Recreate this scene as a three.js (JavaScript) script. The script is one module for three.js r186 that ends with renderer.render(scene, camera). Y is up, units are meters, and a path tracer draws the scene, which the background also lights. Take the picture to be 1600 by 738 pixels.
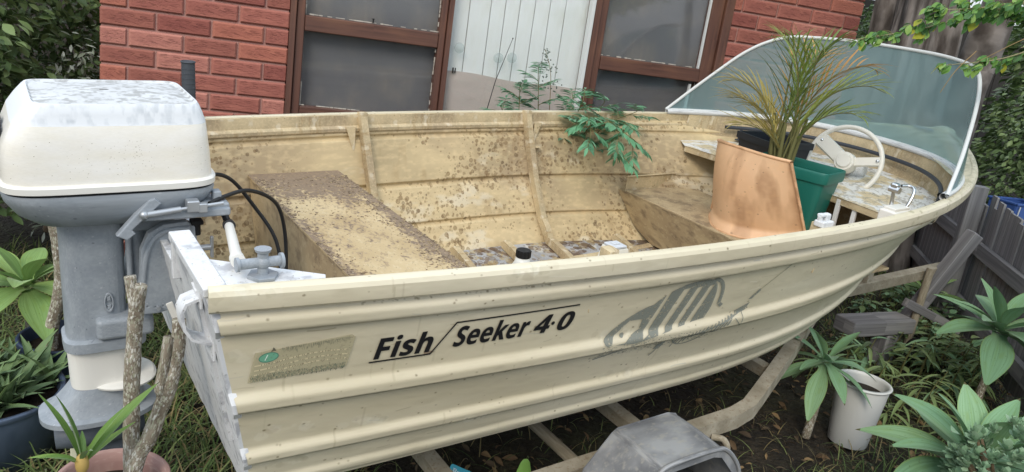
import * as THREE from 'three';
import { RoundedBoxGeometry } from 'three/addons/geometries/RoundedBoxGeometry.js';
import { mergeGeometries, toCreasedNormals } from 'three/addons/utils/BufferGeometryUtils.js';

// ---------------------------------------------------------------- camera, sky, sun, exposure
const scene = new THREE.Scene();
const renderer = new THREE.WebGLRenderer({ antialias: true });
renderer.toneMapping = THREE.LinearToneMapping;
renderer.toneMappingExposure = 1.34;
renderer.shadowMap.enabled = true;
const EYE = new THREE.Vector3(0, 1.6, 0);
const camera = new THREE.PerspectiveCamera(34.2, 1600 / 738, 0.05, 400);
{
  const pitch = THREE.MathUtils.degToRad(15.3), roll = THREE.MathUtils.degToRad(8.36), yaw = THREE.MathUtils.degToRad(70.5);
  const d0 = new THREE.Vector3(Math.cos(yaw), 0, -Math.sin(yaw)), up = new THREE.Vector3(0, 1, 0);
  const r0 = new THREE.Vector3().crossVectors(d0, up);
  const d = d0.clone().multiplyScalar(Math.cos(pitch)).addScaledVector(up, -Math.sin(pitch));
  const u0 = new THREE.Vector3().crossVectors(r0, d);
  camera.up.copy(r0.clone().multiplyScalar(-Math.sin(roll)).addScaledVector(u0, Math.cos(roll)));
  camera.position.copy(EYE);
  camera.lookAt(EYE.clone().add(d));
}
{ // bright hazy sky, an even soft daylight
  const w = 128, h = 64, a = new Float32Array(w * h * 4);
  for (let j = 0; j < h; j++) for (let i = 0; i < w; i++) {
    const el = ((j + .5) / h - .5) * Math.PI, t = Math.max(0, Math.sin(el));
    const k = 0.62 + .62 * Math.pow(t, .7);
    const c = el < 0 ? [.16, .17, .13] : [k * (.93 - .07 * t), k * .98, k * (1.05 + .07 * t)];
    a.set([...c, 1], (j * w + i) * 4);
  }
  const sky = new THREE.DataTexture(a, w, h, THREE.RGBAFormat, THREE.FloatType);
  sky.mapping = THREE.EquirectangularReflectionMapping; sky.magFilter = THREE.LinearFilter; sky.needsUpdate = true;
  scene.background = sky; scene.environment = sky;
}
const sun = new THREE.DirectionalLight(0xfff2e0, 1.3);
sun.position.set(-2.6, 5.5, 3.0); sun.target.position.set(1, 0.5, -2.5);
sun.castShadow = true; sun.shadow.radius = 40; sun.shadow.mapSize.set(2048, 2048);
Object.assign(sun.shadow.camera, { left: -7, right: 7, top: 7, bottom: -7, near: .5, far: 25 });
scene.add(sun, sun.target);

// ---------------------------------------------------------------- helpers
function rng(seed) { let s = seed >>> 0; return () => { s = (s + 0x6D2B79F5) >>> 0; let t = s; t = Math.imul(t ^ (t >>> 15), t | 1); t ^= t + Math.imul(t ^ (t >>> 7), t | 61); return ((t ^ (t >>> 14)) >>> 0) / 4294967296; }; }
const V = (x, y, z) => new THREE.Vector3(x, y, z);
const lerp = (a, b, t) => a + (b - a) * t, clamp = (x, a = 0, b = 1) => Math.min(b, Math.max(a, x));
const sstep = (a, b, x) => { const t = clamp((x - a) / (b - a)); return t * t * (3 - 2 * t); };
function interp(xs, ys, x) { if (x <= xs[0]) return ys[0]; for (let i = 1; i < xs.length; i++) if (x <= xs[i]) return lerp(ys[i - 1], ys[i], (x - xs[i - 1]) / (xs[i] - xs[i - 1])); return ys[ys.length - 1]; }
const hash = (x, y, s) => { let h = Math.imul(x, 374761393) + Math.imul(y, 668265263) + Math.imul(s, 974711) | 0; h = Math.imul(h ^ (h >>> 13), 1274126177); return ((h ^ (h >>> 16)) >>> 0) / 4294967296; };
function vnoise(x, y, p, s = 1) { const xi = Math.floor(x), yi = Math.floor(y), fx = x - xi, fy = y - yi, u = fx * fx * (3 - 2 * fx), v = fy * fy * (3 - 2 * fy), m = (k) => ((k % p) + p) % p; return lerp(lerp(hash(m(xi), m(yi), s), hash(m(xi + 1), m(yi), s), u), lerp(hash(m(xi), m(yi + 1), s), hash(m(xi + 1), m(yi + 1), s), u), v); }
function fbm(u, v, f, oct = 4, s = 1) { let a = .5, r = 0, t = 0; for (let i = 0; i < oct; i++) { r += a * vnoise(u * f, v * f, f, s + i * 17); t += a; a *= .5; f *= 2; } return r / t; }
const mixc = (a, b, t) => [lerp(a[0], b[0], t), lerp(a[1], b[1], t), lerp(a[2], b[2], t)];

function canvasTex(w, h, fill, draw, color = true) {  // fill(u,v) -> [r,g,b,(a)] 0..255 ; draw(ctx)
  const cv = document.createElement('canvas'); cv.width = w; cv.height = h; const ctx = cv.getContext('2d');
  if (fill) { const im = ctx.createImageData(w, h); for (let y = 0; y < h; y++) for (let x = 0; x < w; x++) { const c = fill(x / w, y / h), k = (y * w + x) * 4; im.data[k] = c[0]; im.data[k + 1] = c[1]; im.data[k + 2] = c[2]; im.data[k + 3] = c.length > 3 ? c[3] : 255; } ctx.putImageData(im, 0, 0); }
  if (draw) draw(ctx, w, h);
  const t = new THREE.CanvasTexture(cv); t.wrapS = t.wrapT = THREE.RepeatWrapping; t.magFilter = THREE.LinearFilter; if (color) t.colorSpace = THREE.SRGBColorSpace; return t;
}
const rep = (t, x, y, ox = 0, oy = 0) => { const c = t.clone(); c.repeat.set(x, y); c.offset.set(ox, oy); c.needsUpdate = true; return c; };
const mat = (color, roughness = .7, o = {}) => { const P = o.transmission !== undefined || o.clearcoat !== undefined || o.sheen !== undefined ? THREE.MeshPhysicalMaterial : THREE.MeshStandardMaterial; return new P({ color, roughness, side: THREE.DoubleSide, ...o }); };

const used = {};
function numbered(name) { const k = used[name] = (used[name] ?? -1) + 1; return k ? `${name}_${String(k).padStart(3, '0')}` : name; }
function tag(o, label, category, group, kind) { if (label) o.userData.label = label; if (category) o.userData.category = category; if (group) o.userData.group = group; if (kind) o.userData.kind = kind; return o; }
function thing(name, label, category, pos = [0, 0, 0], group, quat) {
  const o = new THREE.Group(); o.name = numbered(name); o.position.set(...pos); if (quat) o.quaternion.copy(quat); scene.add(o); return tag(o, label, category, group);
}
function part(parent, name, geo, m, label) {
  const o = new THREE.Mesh(geo, m); o.castShadow = o.receiveShadow = true; o.name = name; if (label) o.userData.label = label; parent.add(o); return o;
}
// part whose geometry is written in the frame of `off` (its thing's base)
function struct(name, geo, m, kind = 'structure') { const o = new THREE.Mesh(geo, m); o.name = numbered(name); o.castShadow = o.receiveShadow = true; o.userData.kind = kind; scene.add(o); return o; }

function planarUV(g, s = 1) {
  const p = g.attributes.position, n = g.attributes.normal, uv = new Float32Array(p.count * 2);
  for (let i = 0; i < p.count; i++) { const x = Math.abs(n.getX(i)), y = Math.abs(n.getY(i)), z = Math.abs(n.getZ(i)); let a, b; if (x > y && x > z) { a = p.getZ(i); b = p.getY(i); } else if (y > z) { a = p.getX(i); b = p.getZ(i); } else { a = p.getX(i); b = p.getY(i); } uv[2 * i] = a * s; uv[2 * i + 1] = b * s; }
  g.setAttribute('uv', new THREE.BufferAttribute(uv, 2)); return g;
}
const norm = (g) => { if (g.index) g = g.toNonIndexed(); for (const k of Object.keys(g.attributes)) if (!['position', 'normal', 'uv'].includes(k)) g.deleteAttribute(k); if (!g.attributes.uv) planarUV(g); return g; };
const join = (...gs) => gs.length === 1 ? gs[0] : mergeGeometries(gs.map(norm));
function bx(w, h, d, r = .003, x = 0, y = 0, z = 0) { const g = planarUV(new RoundedBoxGeometry(w, h, d, 1, Math.min(r, w / 2.01, h / 2.01, d / 2.01))); return g.translate(x, y, z); }
const box2 = (x0, x1, y0, y1, z0, z1, r) => bx(Math.abs(x1 - x0), Math.abs(y1 - y0), Math.abs(z1 - z0), r, (x0 + x1) / 2, (y0 + y1) / 2, (z0 + z1) / 2);
function grid(nu, nv, fn, flip = false) {  // fn(u,v) -> [x,y,z,tu,tv]
  const P = [], T = [], I = [];
  for (let j = 0; j <= nv; j++) for (let i = 0; i <= nu; i++) { const r = fn(i / nu, j / nv); P.push(r[0], r[1], r[2]); T.push(r[3] ?? i / nu, r[4] ?? j / nv); }
  for (let j = 0; j < nv; j++) for (let i = 0; i < nu; i++) { const a = j * (nu + 1) + i, b = a + 1, c = a + nu + 1, d = c + 1; if (flip) I.push(a, c, b, b, c, d); else I.push(a, b, c, b, d, c); }
  const g = new THREE.BufferGeometry(); g.setAttribute('position', new THREE.Float32BufferAttribute(P, 3)); g.setAttribute('uv', new THREE.Float32BufferAttribute(T, 2)); g.setIndex(I); g.computeVertexNormals(); return g;
}
const curve = (pts, closed = false) => new THREE.CatmullRomCurve3(pts.map((p) => Array.isArray(p) ? V(...p) : p), closed, 'centripetal');
function tube(pts, r, seg = 24, rad = 8, closed = false) { return new THREE.TubeGeometry(curve(pts, closed), seg, r, rad, closed); }
function rod(a, b, r, r2 = r, rad = 12) { // solid straight rod from a to b
  const A = V(...a), B = V(...b), g = new THREE.CylinderGeometry(r2, r, A.distanceTo(B), rad, 1); const q = new THREE.Quaternion().setFromUnitVectors(V(0, 1, 0), B.clone().sub(A).normalize());
  g.applyQuaternion(q); return g.translate((A.x + B.x) / 2, (A.y + B.y) / 2, (A.z + B.z) / 2);
}
function taper(pts, radii, seg = 30, rad = 10, wob = 0, R = null) { // tapered closed tube along pts; uv in metres
  const c = curve(pts), fr = c.computeFrenetFrames(seg), L = c.getLength();
  return grid(rad, seg + 2, (u, v) => { const k = clamp(Math.round(v * (seg + 2)) - 1, 0, seg), end = Math.round(v * (seg + 2)); const t = k / seg, p = c.getPoint(t); let r = interp(radii.map((_, i) => i / (radii.length - 1)), radii, t); if (end === 0 || end === seg + 2) r *= .02; const a = u * Math.PI * 2; if (wob) r *= 1 + wob * (vnoise(t * L * 40, (u % 1) * 6, 6, 9) - .5); const N = fr.normals[k], B = fr.binormals[k]; return [p.x + r * (Math.cos(a) * N.x + Math.sin(a) * B.x), p.y + r * (Math.cos(a) * N.y + Math.sin(a) * B.y), p.z + r * (Math.cos(a) * N.z + Math.sin(a) * B.z), u * .25, t * L]; });
}
function sweep(path, prof, up, crease = .6) { // polygon prof [[a,b]..] carried along path; a along `up` x tangent side, b along up
  const n = path.length, P = [], T = [], m = prof.length, I = []; let L = 0;
  const U0 = Array.isArray(up) ? V(...up) : null;
  for (let i = 0; i < n; i++) {
    const t = V(...path[Math.min(i + 1, n - 1)]).sub(V(...path[Math.max(i - 1, 0)])).normalize(), u = U0 ? U0.clone() : up(i); const s = new THREE.Vector3().crossVectors(t, u).normalize(), w = new THREE.Vector3().crossVectors(s, t).normalize();
    if (i) L += V(...path[i]).distanceTo(V(...path[i - 1]));
    let C = 0;
    for (let k = 0; k <= m; k++) { const [a, b] = prof[k % m]; if (k) C += Math.hypot(prof[k % m][0] - prof[k - 1][0], prof[k % m][1] - prof[k - 1][1]); P.push(path[i][0] + s.x * a + w.x * b, path[i][1] + s.y * a + w.y * b, path[i][2] + s.z * a + w.z * b); T.push(L, C); }
  }
  for (let i = 0; i < n - 1; i++) for (let k = 0; k < m; k++) { const a = i * (m + 1) + k, b = a + 1, c = a + m + 1, d = c + 1; I.push(a, b, c, b, d, c); }
  for (let k = 1; k < m - 1; k++) { I.push(0, k + 1, k); const o = (n - 1) * (m + 1); I.push(o, o + k, o + k + 1); }
  const g = new THREE.BufferGeometry(); g.setAttribute('position', new THREE.Float32BufferAttribute(P, 3)); g.setAttribute('uv', new THREE.Float32BufferAttribute(T, 2)); g.setIndex(I); return toCreasedNormals(g, crease);
}
function extrude(pts, depth, bevel = .002, holes = []) { // polygon in xy, along +z, centred on z = 0
  const s = new THREE.Shape(pts.map((p) => new THREE.Vector2(...p))); for (const h of holes) s.holes.push(new THREE.Path(h.map((p) => new THREE.Vector2(...p))));
  const g = new THREE.ExtrudeGeometry(s, { depth: depth - 2 * bevel, bevelEnabled: bevel > 0, bevelSize: bevel, bevelThickness: bevel, bevelSegments: 2, curveSegments: 12 }); g.translate(0, 0, -depth / 2 + bevel); return planarUV(g);
}
const circ = (cx, cy, r, n = 14) => Array.from({ length: n }, (_, i) => [cx + r * Math.cos(i / n * Math.PI * 2), cy + r * Math.sin(i / n * Math.PI * 2)]);
function lathe(prof, n = 40) { return new THREE.LatheGeometry(prof.map((p) => new THREE.Vector2(...p)), n); }
// a leaf: runs from the origin along +x, blade across z, bending down with `bend`
function leafGeo(L, W, { bend = .3, fold = .25, n = 8, shape = 0.45, tip = 1, base = .15 } = {}) {
  return grid(4, n, (u, v) => {
    const t = v, s = (u - .5) * 2; let w = Math.pow(Math.sin(Math.PI * Math.pow(t, Math.log(.5) / Math.log(shape)) * .999), tip); w = Math.max(w, base * (1 - t) * (1 - t)) * W / 2; if (v === 1) w = 0;
    const a = bend * t, x = L * (bend ? Math.sin(a) / bend : t), y = -L * (bend ? (1 - Math.cos(a)) / bend : 0);
    return [x, y + Math.abs(s) * w * fold, s * w, u, v];
  });
}
// ---------------------------------------------------------------- textures and materials
const R1 = rng(11);
function blot(ctx, x, y, r, col, a, R) { ctx.globalAlpha = a; ctx.fillStyle = col; ctx.beginPath(); const n = 9, ph = R() * 6; for (let i = 0; i <= n; i++) { const t = i / n * Math.PI * 2, q = r * (.7 + .5 * Math.abs(Math.sin(t * 2 + ph)) * R()); ctx.lineTo(x + Math.cos(t) * q, y + Math.sin(t) * q); } ctx.fill(); ctx.globalAlpha = 1; }
// painted aluminium outside: cream enamel with flecks, scuffs and streaks of dirt (2 px per cm of girth, 4 m long)
const hullTex = canvasTex(2048, 512, (u, v) => {
  const n = fbm(u, v, 8, 5, 3), g = fbm(u, v, 64, 3, 8); let c = mixc([216, 208, 184], [202, 192, 164], clamp(n * 1.5 - .3));
  c = mixc(c, [180, 170, 144], clamp((g - .62) * 2.2) * .5);
  const bow = sstep(.5, .95, u), l = fbm(u, v, 48, 4, 21); c = mixc(c, [142, 142, 112], bow * clamp((l - .42) * 4) * .6);
  return c;
}, (ctx, w, h) => {
  for (let i = 0; i < 900; i++) blot(ctx, R1() * w, R1() * h, .6 + R1() * 1.6, '#5c5038', .25 + R1() * .4, R1);
  for (let i = 0; i < 420; i++) { const x = w * (.48 + .5 * Math.sqrt(R1())); const y = [.42, .44, .68, .7, .9, .93, .97][Math.floor(R1() * 7)] * h + (R1() - .5) * 22; blot(ctx, x, y, 2 + R1() * 6, R1() < .5 ? '#7d7852' : '#938a66', .16 + R1() * .25, R1); }
  for (let i = 0; i < 90; i++) { const x = w * (.07 + .12 * R1()); blot(ctx, x, h * (.05 + R1() * .012), .7 + R1() * 1.4, '#6a5c3f', .4, R1); }
  for (let i = 0; i < 26; i++) { const x = R1() * w, y = R1() * h; for (let k = 0; k < 14; k++) blot(ctx, x + (R1() - .5) * 70, y + (R1() - .5) * 16, 2 + R1() * 9, R1() < .6 ? '#e6e1d0' : '#a89f85', .12 + R1() * .14, R1); }
  for (let i = 0; i < 150; i++) { ctx.globalAlpha = .2 + R1() * .35; ctx.strokeStyle = ['#8b8f90', '#f0ecdf', '#7d7256'][Math.floor(R1() * 3)]; ctx.lineWidth = .5 + R1() * .9; ctx.beginPath(); const x = R1() * w, y = R1() * h; ctx.moveTo(x, y); ctx.quadraticCurveTo(x + 20 * R1(), y + 4 * (R1() - .5), x + 60 * (R1() - .3), y + 12 * (R1() - .5)); ctx.stroke(); }
  for (let i = 0; i < 120; i++) { ctx.globalAlpha = .1 + R1() * .12; ctx.fillStyle = '#8d8262'; ctx.fillRect(R1() * w, R1() * h, .8 + R1() * 2, 8 + R1() * 40); } ctx.globalAlpha = 1;
});
const dentTex = canvasTex(1024, 256, (u, v) => { const n = fbm(u, v, 6, 3, 303) * .8 + fbm(u, v, 40, 3, 304) * .2, k = n * 255; return [k, k, k]; }, null, false);
// inside: tan paint, eaten by round dark lichen spots
function spotTex(w, h, seed, base, dens, big, cols) {
  const R = rng(seed);
  return canvasTex(w, h, (u, v) => { const n = fbm(u, v, 6, 5, seed), g = fbm(u, v, 90, 2, seed + 5), s = fbm(u, v * .12, 60, 3, seed + 7), q = fbm(u, v, 14, 4, seed + 11); let c = mixc(base, base.map((k) => k * .84), clamp(n * 1.8 - .5)); c = mixc(c, [150, 122, 84], clamp((s - .56) * 5) * clamp((n - .4) * 4) * .45); c = mixc(c, [148, 130, 106], clamp((fbm(u, v, 4, 5, seed + 13) - .48) * 5) * .5); c = mixc(c, [226, 220, 204], clamp((q - .64) * 9) * .5); return mixc(c, base.map((k) => k * 1.1), clamp(g * 1.6 - .7) * .6); }, (ctx) => {
    for (let i = 0; i < dens; i++) { const x = R() * w, y = R() * h; const m = fbm(x / w, y / h, 5, 3, seed + 9); if (m < .36 + R() * .26) continue; const r = (.7 + Math.pow(R(), 5) * big * clamp((m - .4) * 6)); const col = cols[Math.floor(R() * cols.length)];
      if (r > big * .35 && R() < .5) { ctx.globalAlpha = .5; ctx.strokeStyle = col; ctx.lineWidth = r * .4; ctx.beginPath(); ctx.arc(x, y, r, 0, 7); ctx.stroke(); ctx.globalAlpha = 1; } blot(ctx, x, y, r, col, .16 + R() * .42, R); }
    for (let i = 0; i < 160; i++) { ctx.globalAlpha = .15 + R() * .3; ctx.strokeStyle = R() < .5 ? '#e6dfcc' : '#6d5a40'; ctx.lineWidth = .6 + R(); ctx.beginPath(); const x = R() * w, y = R() * h; ctx.moveTo(x, y); ctx.lineTo(x + (R() - .5) * 90, y + (R() - .5) * 16); ctx.stroke(); } ctx.globalAlpha = 1;
  });
}
const innerTex = spotTex(2048, 1024, 5, [210, 190, 150], 30000, 8, ['#6d5638', '#7b6344', '#5c4a35', '#86704e']);
const frameInTex = spotTex(512, 512, 45, [206, 188, 152], 1500, 4, ['#6d5638', '#7b6344', '#86704e']);
const floorTex = spotTex(1024, 1024, 41, [170, 172, 176], 16000, 22, ['#4b3a2e', '#5d4532', '#6c5a48', '#b09a68']);
const benchTex = canvasTex(1024, 1024, (u, v) => { const n = fbm(u, v, 5, 6, 61), g = fbm(u, v, 60, 3, 62), s = fbm(u, v, 18, 4, 63); let c = mixc([190, 170, 134], [158, 138, 108], clamp(n * 1.9 - .4)); c = mixc(c, [112, 96, 76], clamp((s - .5) * 4) * .55); return mixc(c, [208, 192, 158], clamp((g - .55) * 3) * .4); }, (ctx, w, h) => { const R = rng(77); for (let i = 0; i < 3600; i++) { const x = R() * w, y = R() * h; if (fbm(x / w, y / h, 6, 3, 70) < .45) continue; blot(ctx, x, y, .8 + R() * 3.2, ['#4d4034', '#64533f', '#8a7656', '#d2c6ab'][Math.floor(R() * 4)], .25 + R() * .4, R); } });
// far end and edges of the rear bench: caked brown leaf mould, in grains and patches
const benchTopTex = canvasTex(512, 1024, (u, v) => { const n = fbm(u * .4, v, 10, 5, 65), g = fbm(u * .4, v, 120, 2, 66), k = fbm(u * .4, v, 40, 4, 67), edge = Math.max(sstep(.72, 1, u), .8 * sstep(.16, 0, u), .9 * sstep(.62, .9, v)); let c = mixc([200, 180, 142], [178, 156, 118], clamp(n * 1.8 - .4)); c = mixc(c, [212, 198, 166], clamp((g - .55) * 3) * .5); const cover = n * .35 + k * .3 + g * .42 + edge * .36; if (cover > .72) c = mixc(c, mixc([140, 121, 102], [112, 97, 84], g), .85); else if (cover > .62) c = mixc(c, [150, 130, 104], .55); return c; }, (ctx, w, h) => { const R = rng(78); for (let i = 0; i < 2600; i++) { const x = R() * w, y = R() * h; blot(ctx, x, y, .8 + R() * 2.2, ['#5a4c3e', '#74624c', '#d8ccb2', '#8d7b60'][Math.floor(R() * 4)], .2 + R() * .4, R); } });
const litterTex = canvasTex(512, 512, (u, v) => { const n = fbm(u, v, 10, 5, 81), g = fbm(u, v, 60, 3, 82); return mixc(mixc([110, 92, 72], [78, 66, 54], clamp(n * 2 - .5)), [160, 140, 108], clamp((g - .55) * 3)); });
// chalky white paint with grey lichen
const whiteTex = canvasTex(1024, 1024, (u, v) => { const n = fbm(u, v, 20, 5, 91), m = fbm(u, v, 5, 4, 92); return mixc(mixc([226, 228, 230], [208, 210, 212], clamp(m * 1.6 - .3)), [158, 160, 166], clamp((n - .56) * 6) * .7); }, (ctx, w, h) => { const R = rng(93); for (let i = 0; i < 1500; i++) blot(ctx, R() * w, R() * h, .8 + R() * 3, ['#7f807e', '#a59d86', '#6b675f'][Math.floor(R() * 3)], .25 + R() * .35, R); });
const dashTex = canvasTex(1024, 1024, (u, v) => { const n = fbm(u, v, 9, 5, 95), m = fbm(u, v, 40, 3, 96); return mixc(mixc([220, 220, 218], [206, 190, 156], clamp((n - .46) * 7)), [150, 144, 134], clamp((m - .55) * 5) * .7); }, (ctx, w, h) => { const R = rng(97); for (let i = 0; i < 1500; i++) blot(ctx, R() * w, R() * h, 1 + R() * R() * 9, ['#6e675d', '#8c8069', '#efeeea', '#5a5047'][Math.floor(R() * 4)], .3 + R() * .4, R); });
// bricks: rock-faced clay, three faces
function brickTex(seed) {
  const R = rng(seed), col = canvasTex(256, 96, (u, v) => { const n = fbm(u, v, 6, 5, seed), g = fbm(u, v, 50, 2, seed + 3); const e = Math.min(u * 2.7, (1 - u) * 2.7, v, 1 - v); let c = mixc([188, 126, 111], [170, 110, 99], clamp(n * 1.7 - .3)); c = mixc(c, [198, 138, 124], (1 - sstep(.07, .14, e)) * .5); return mixc(c, [132, 80, 72], clamp((g - .6) * 3) * .5); });
  const bump = canvasTex(256, 96, (u, v) => { const e = Math.min(u * 2.7, (1 - u) * 2.7, v, 1 - v), n = fbm(u, v, 14, 4, seed + 8); const k = (150 + n * 60) * sstep(.02, .1, e) + 20; return [k, k, k]; }, (ctx) => { for (let i = 0; i < 55; i++) { ctx.globalAlpha = .25 + R() * .4; ctx.strokeStyle = R() < .55 ? '#222' : '#fff'; ctx.lineWidth = 1 + R() * 2.4; ctx.beginPath(); let x = 18 + R() * 215, y = 12 + R() * 66; ctx.moveTo(x, y); for (let k = 0; k < 3; k++) { x += 6 + R() * 8; y += (R() - .35) * 7; ctx.lineTo(x, y); } ctx.stroke(); } ctx.globalAlpha = 1; }, false);
  return [col, bump];
}
const brickMats = []; for (let i = 0; i < 3; i++) { const [c, b] = brickTex(100 + i * 13); for (const t of [0xffffff, 0xe2d2d0, 0xcdb6b6, 0xf2e2d6, 0xd8cac6, 0xeadbd8]) brickMats.push(mat(t, .86, { map: c, bumpMap: b, bumpScale: .006 })); }
const grainTex = (seed, a, b, c2, w = 256, h = 1024, fx = 26) => canvasTex(w, h, (u, v) => { const n = fbm(u + .02 * fbm(u, v, 4, 2, seed + 4), v * .08, fx, 4, seed), m = fbm(u, v, 5, 4, seed + 2); return mixc(mixc(a, b, clamp(n * 1.8 - .4)), c2, clamp((m - .55) * 3) * .5); });
const frameTex = grainTex(201, [104, 70, 58], [84, 56, 47], [134, 94, 70]);
const fenceTex = grainTex(207, [150, 150, 152], [112, 112, 116], [168, 166, 160]);
const boardTex = grainTex(211, [228, 234, 234], [220, 227, 227], [208, 212, 202], 256, 512, 10);
const barkTex = canvasTex(512, 512, (u, v) => { const n = fbm(u, v, 12, 5, 221), m = fbm(u, v, 24, 3, 222); return mixc([150, 140, 124], [112, 102, 88], clamp(n * 2 - .5)).map((q) => q + (m - .5) * 30); }, (ctx, w, h) => { const R = rng(223); for (let i = 0; i < 900; i++) blot(ctx, R() * w, R() * h, 3 + R() * 13, ['#dad8ce', '#b8b6a6', '#d8d8d2', '#a3a68f', '#8f8c7c'][Math.floor(R() * 5)], .4 + R() * .4, R); for (let i = 0; i < 260; i++) blot(ctx, R() * w, R() * h, 2 + R() * 6, '#57503f', .5, R); });
const trunkTex = canvasTex(512, 1024, (u, v) => { const n = fbm(u, v * .25, 24, 5, 231), m = fbm(u, v, 6, 4, 232); return mixc([132, 126, 122], [70, 64, 60], clamp(n * 2.6 - .9)).map((q) => q * (.75 + m * .5)); });
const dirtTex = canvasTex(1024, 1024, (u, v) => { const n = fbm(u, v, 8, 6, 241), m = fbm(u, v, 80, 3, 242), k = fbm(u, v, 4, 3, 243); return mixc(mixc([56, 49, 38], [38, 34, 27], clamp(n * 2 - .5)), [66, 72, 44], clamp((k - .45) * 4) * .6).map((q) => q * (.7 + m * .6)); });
const dirtBump = canvasTex(512, 512, (u, v) => { const n = fbm(u, v, 24, 5, 245) * 255; return [n, n, n]; }, null, false);
const greyTex = canvasTex(512, 512, (u, v) => { const n = fbm(u, v, 7, 5, 251), m = fbm(u, v, 60, 3, 252); return mixc([158, 165, 172], [138, 146, 154], clamp(n * 1.8 - .4)).map((q) => q + (m - .5) * 16); }, (ctx, w, h) => { const R = rng(253); for (let i = 0; i < 160; i++) blot(ctx, R() * w, R() * h, .8 + R() * 3, R() < .4 ? '#4f5358' : '#c9ccd0', .25 + R() * .3, R); });
const cowlTex = canvasTex(1024, 512, (u, v) => { const n = fbm(u, v, 6, 5, 261), m = fbm(u, v, 80, 2, 262); return mixc([243, 241, 235], [237, 233, 221], clamp(n * 1.8 - .4)).map((q) => q + (m - .5) * 8); }, (ctx, w, h) => { const R = rng(263); for (let i = 0; i < 170; i++) { const c = R() < .45; blot(ctx, c ? w * (.58 + .12 * (R() + R() - 1)) : R() * w, h * (.25 + .6 * R()), .7 + R() * 2.2, '#58492f', .35 + R() * .45, R); } });
const cowlBandTex = canvasTex(1024, 256, (u, v) => { const n = fbm(u, v * .06, 40, 3, 265), m = fbm(u, v, 6, 4, 266); return mixc([222, 226, 230], [188, 194, 200], clamp((n - .5) * 4) * m); });  // bluish sky reflection put into the cowl shoulder colour, with grey grime streaks
const cowlTopTex = canvasTex(512, 512, (u, v) => { const n = fbm(u, v, 26, 5, 267), m = fbm(u, v, 5, 4, 268); return mixc(mixc([208, 211, 213], [160, 161, 160], clamp((n - .46) * 4)), [172, 174, 176], m * .5); });
const chairTex = canvasTex(1024, 1024, (u, v) => { const n = fbm(u, v, 5, 5, 271), s = fbm(u, v * .25, 16, 4, 272), m = fbm(u, v, 40, 3, 273); let c = mixc([222, 184, 146], [208, 164, 124], clamp(n * 1.8 - .4)); c = mixc(c, [150, 112, 80], clamp((s - .48) * 5) * .75 * (.35 + .65 * m)); return mixc(c, [232, 188, 140], clamp((m - .6) * 4) * .3); }, (ctx, w, h) => { const R = rng(274); for (let i = 0; i < 300; i++) blot(ctx, R() * w, R() * h, 1 + R() * 3, '#5a4632', .3, R); });
const guardTex = canvasTex(512, 512, (u, v) => { const n = fbm(u, v, 6, 5, 281), m = fbm(u, v, 40, 3, 282); return mixc(mixc([164, 166, 168], [112, 114, 118], clamp(n * 2.2 - .6)), [176, 172, 160], clamp((m - .55) * 4) * .5); });
const steelTex = canvasTex(512, 512, (u, v) => { const n = fbm(u, v, 8, 5, 285), m = fbm(u, v, 50, 3, 286); return mixc(mixc([176, 168, 150], [146, 138, 120], clamp(n * 2 - .5)), [124, 104, 82], clamp((m - .6) * 4) * .5); });
const clayTex = canvasTex(512, 256, (u, v) => { const n = fbm(u, v, 6, 5, 291), m = fbm(u, v, 40, 3, 292); return mixc(mixc([174, 142, 134], [152, 120, 113], clamp(n * 1.8 - .4)), [190, 168, 158], clamp((m - .58) * 4) * .5); });
const potBlueTex = canvasTex(512, 256, (u, v) => { const n = fbm(u, v * .6, 7, 5, 295), m = fbm(u, v, 50, 3, 296); return mixc([96, 112, 134], [74, 88, 110], clamp(n * 2 - .5)).map((q) => q + (m - .5) * 18); });

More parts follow.
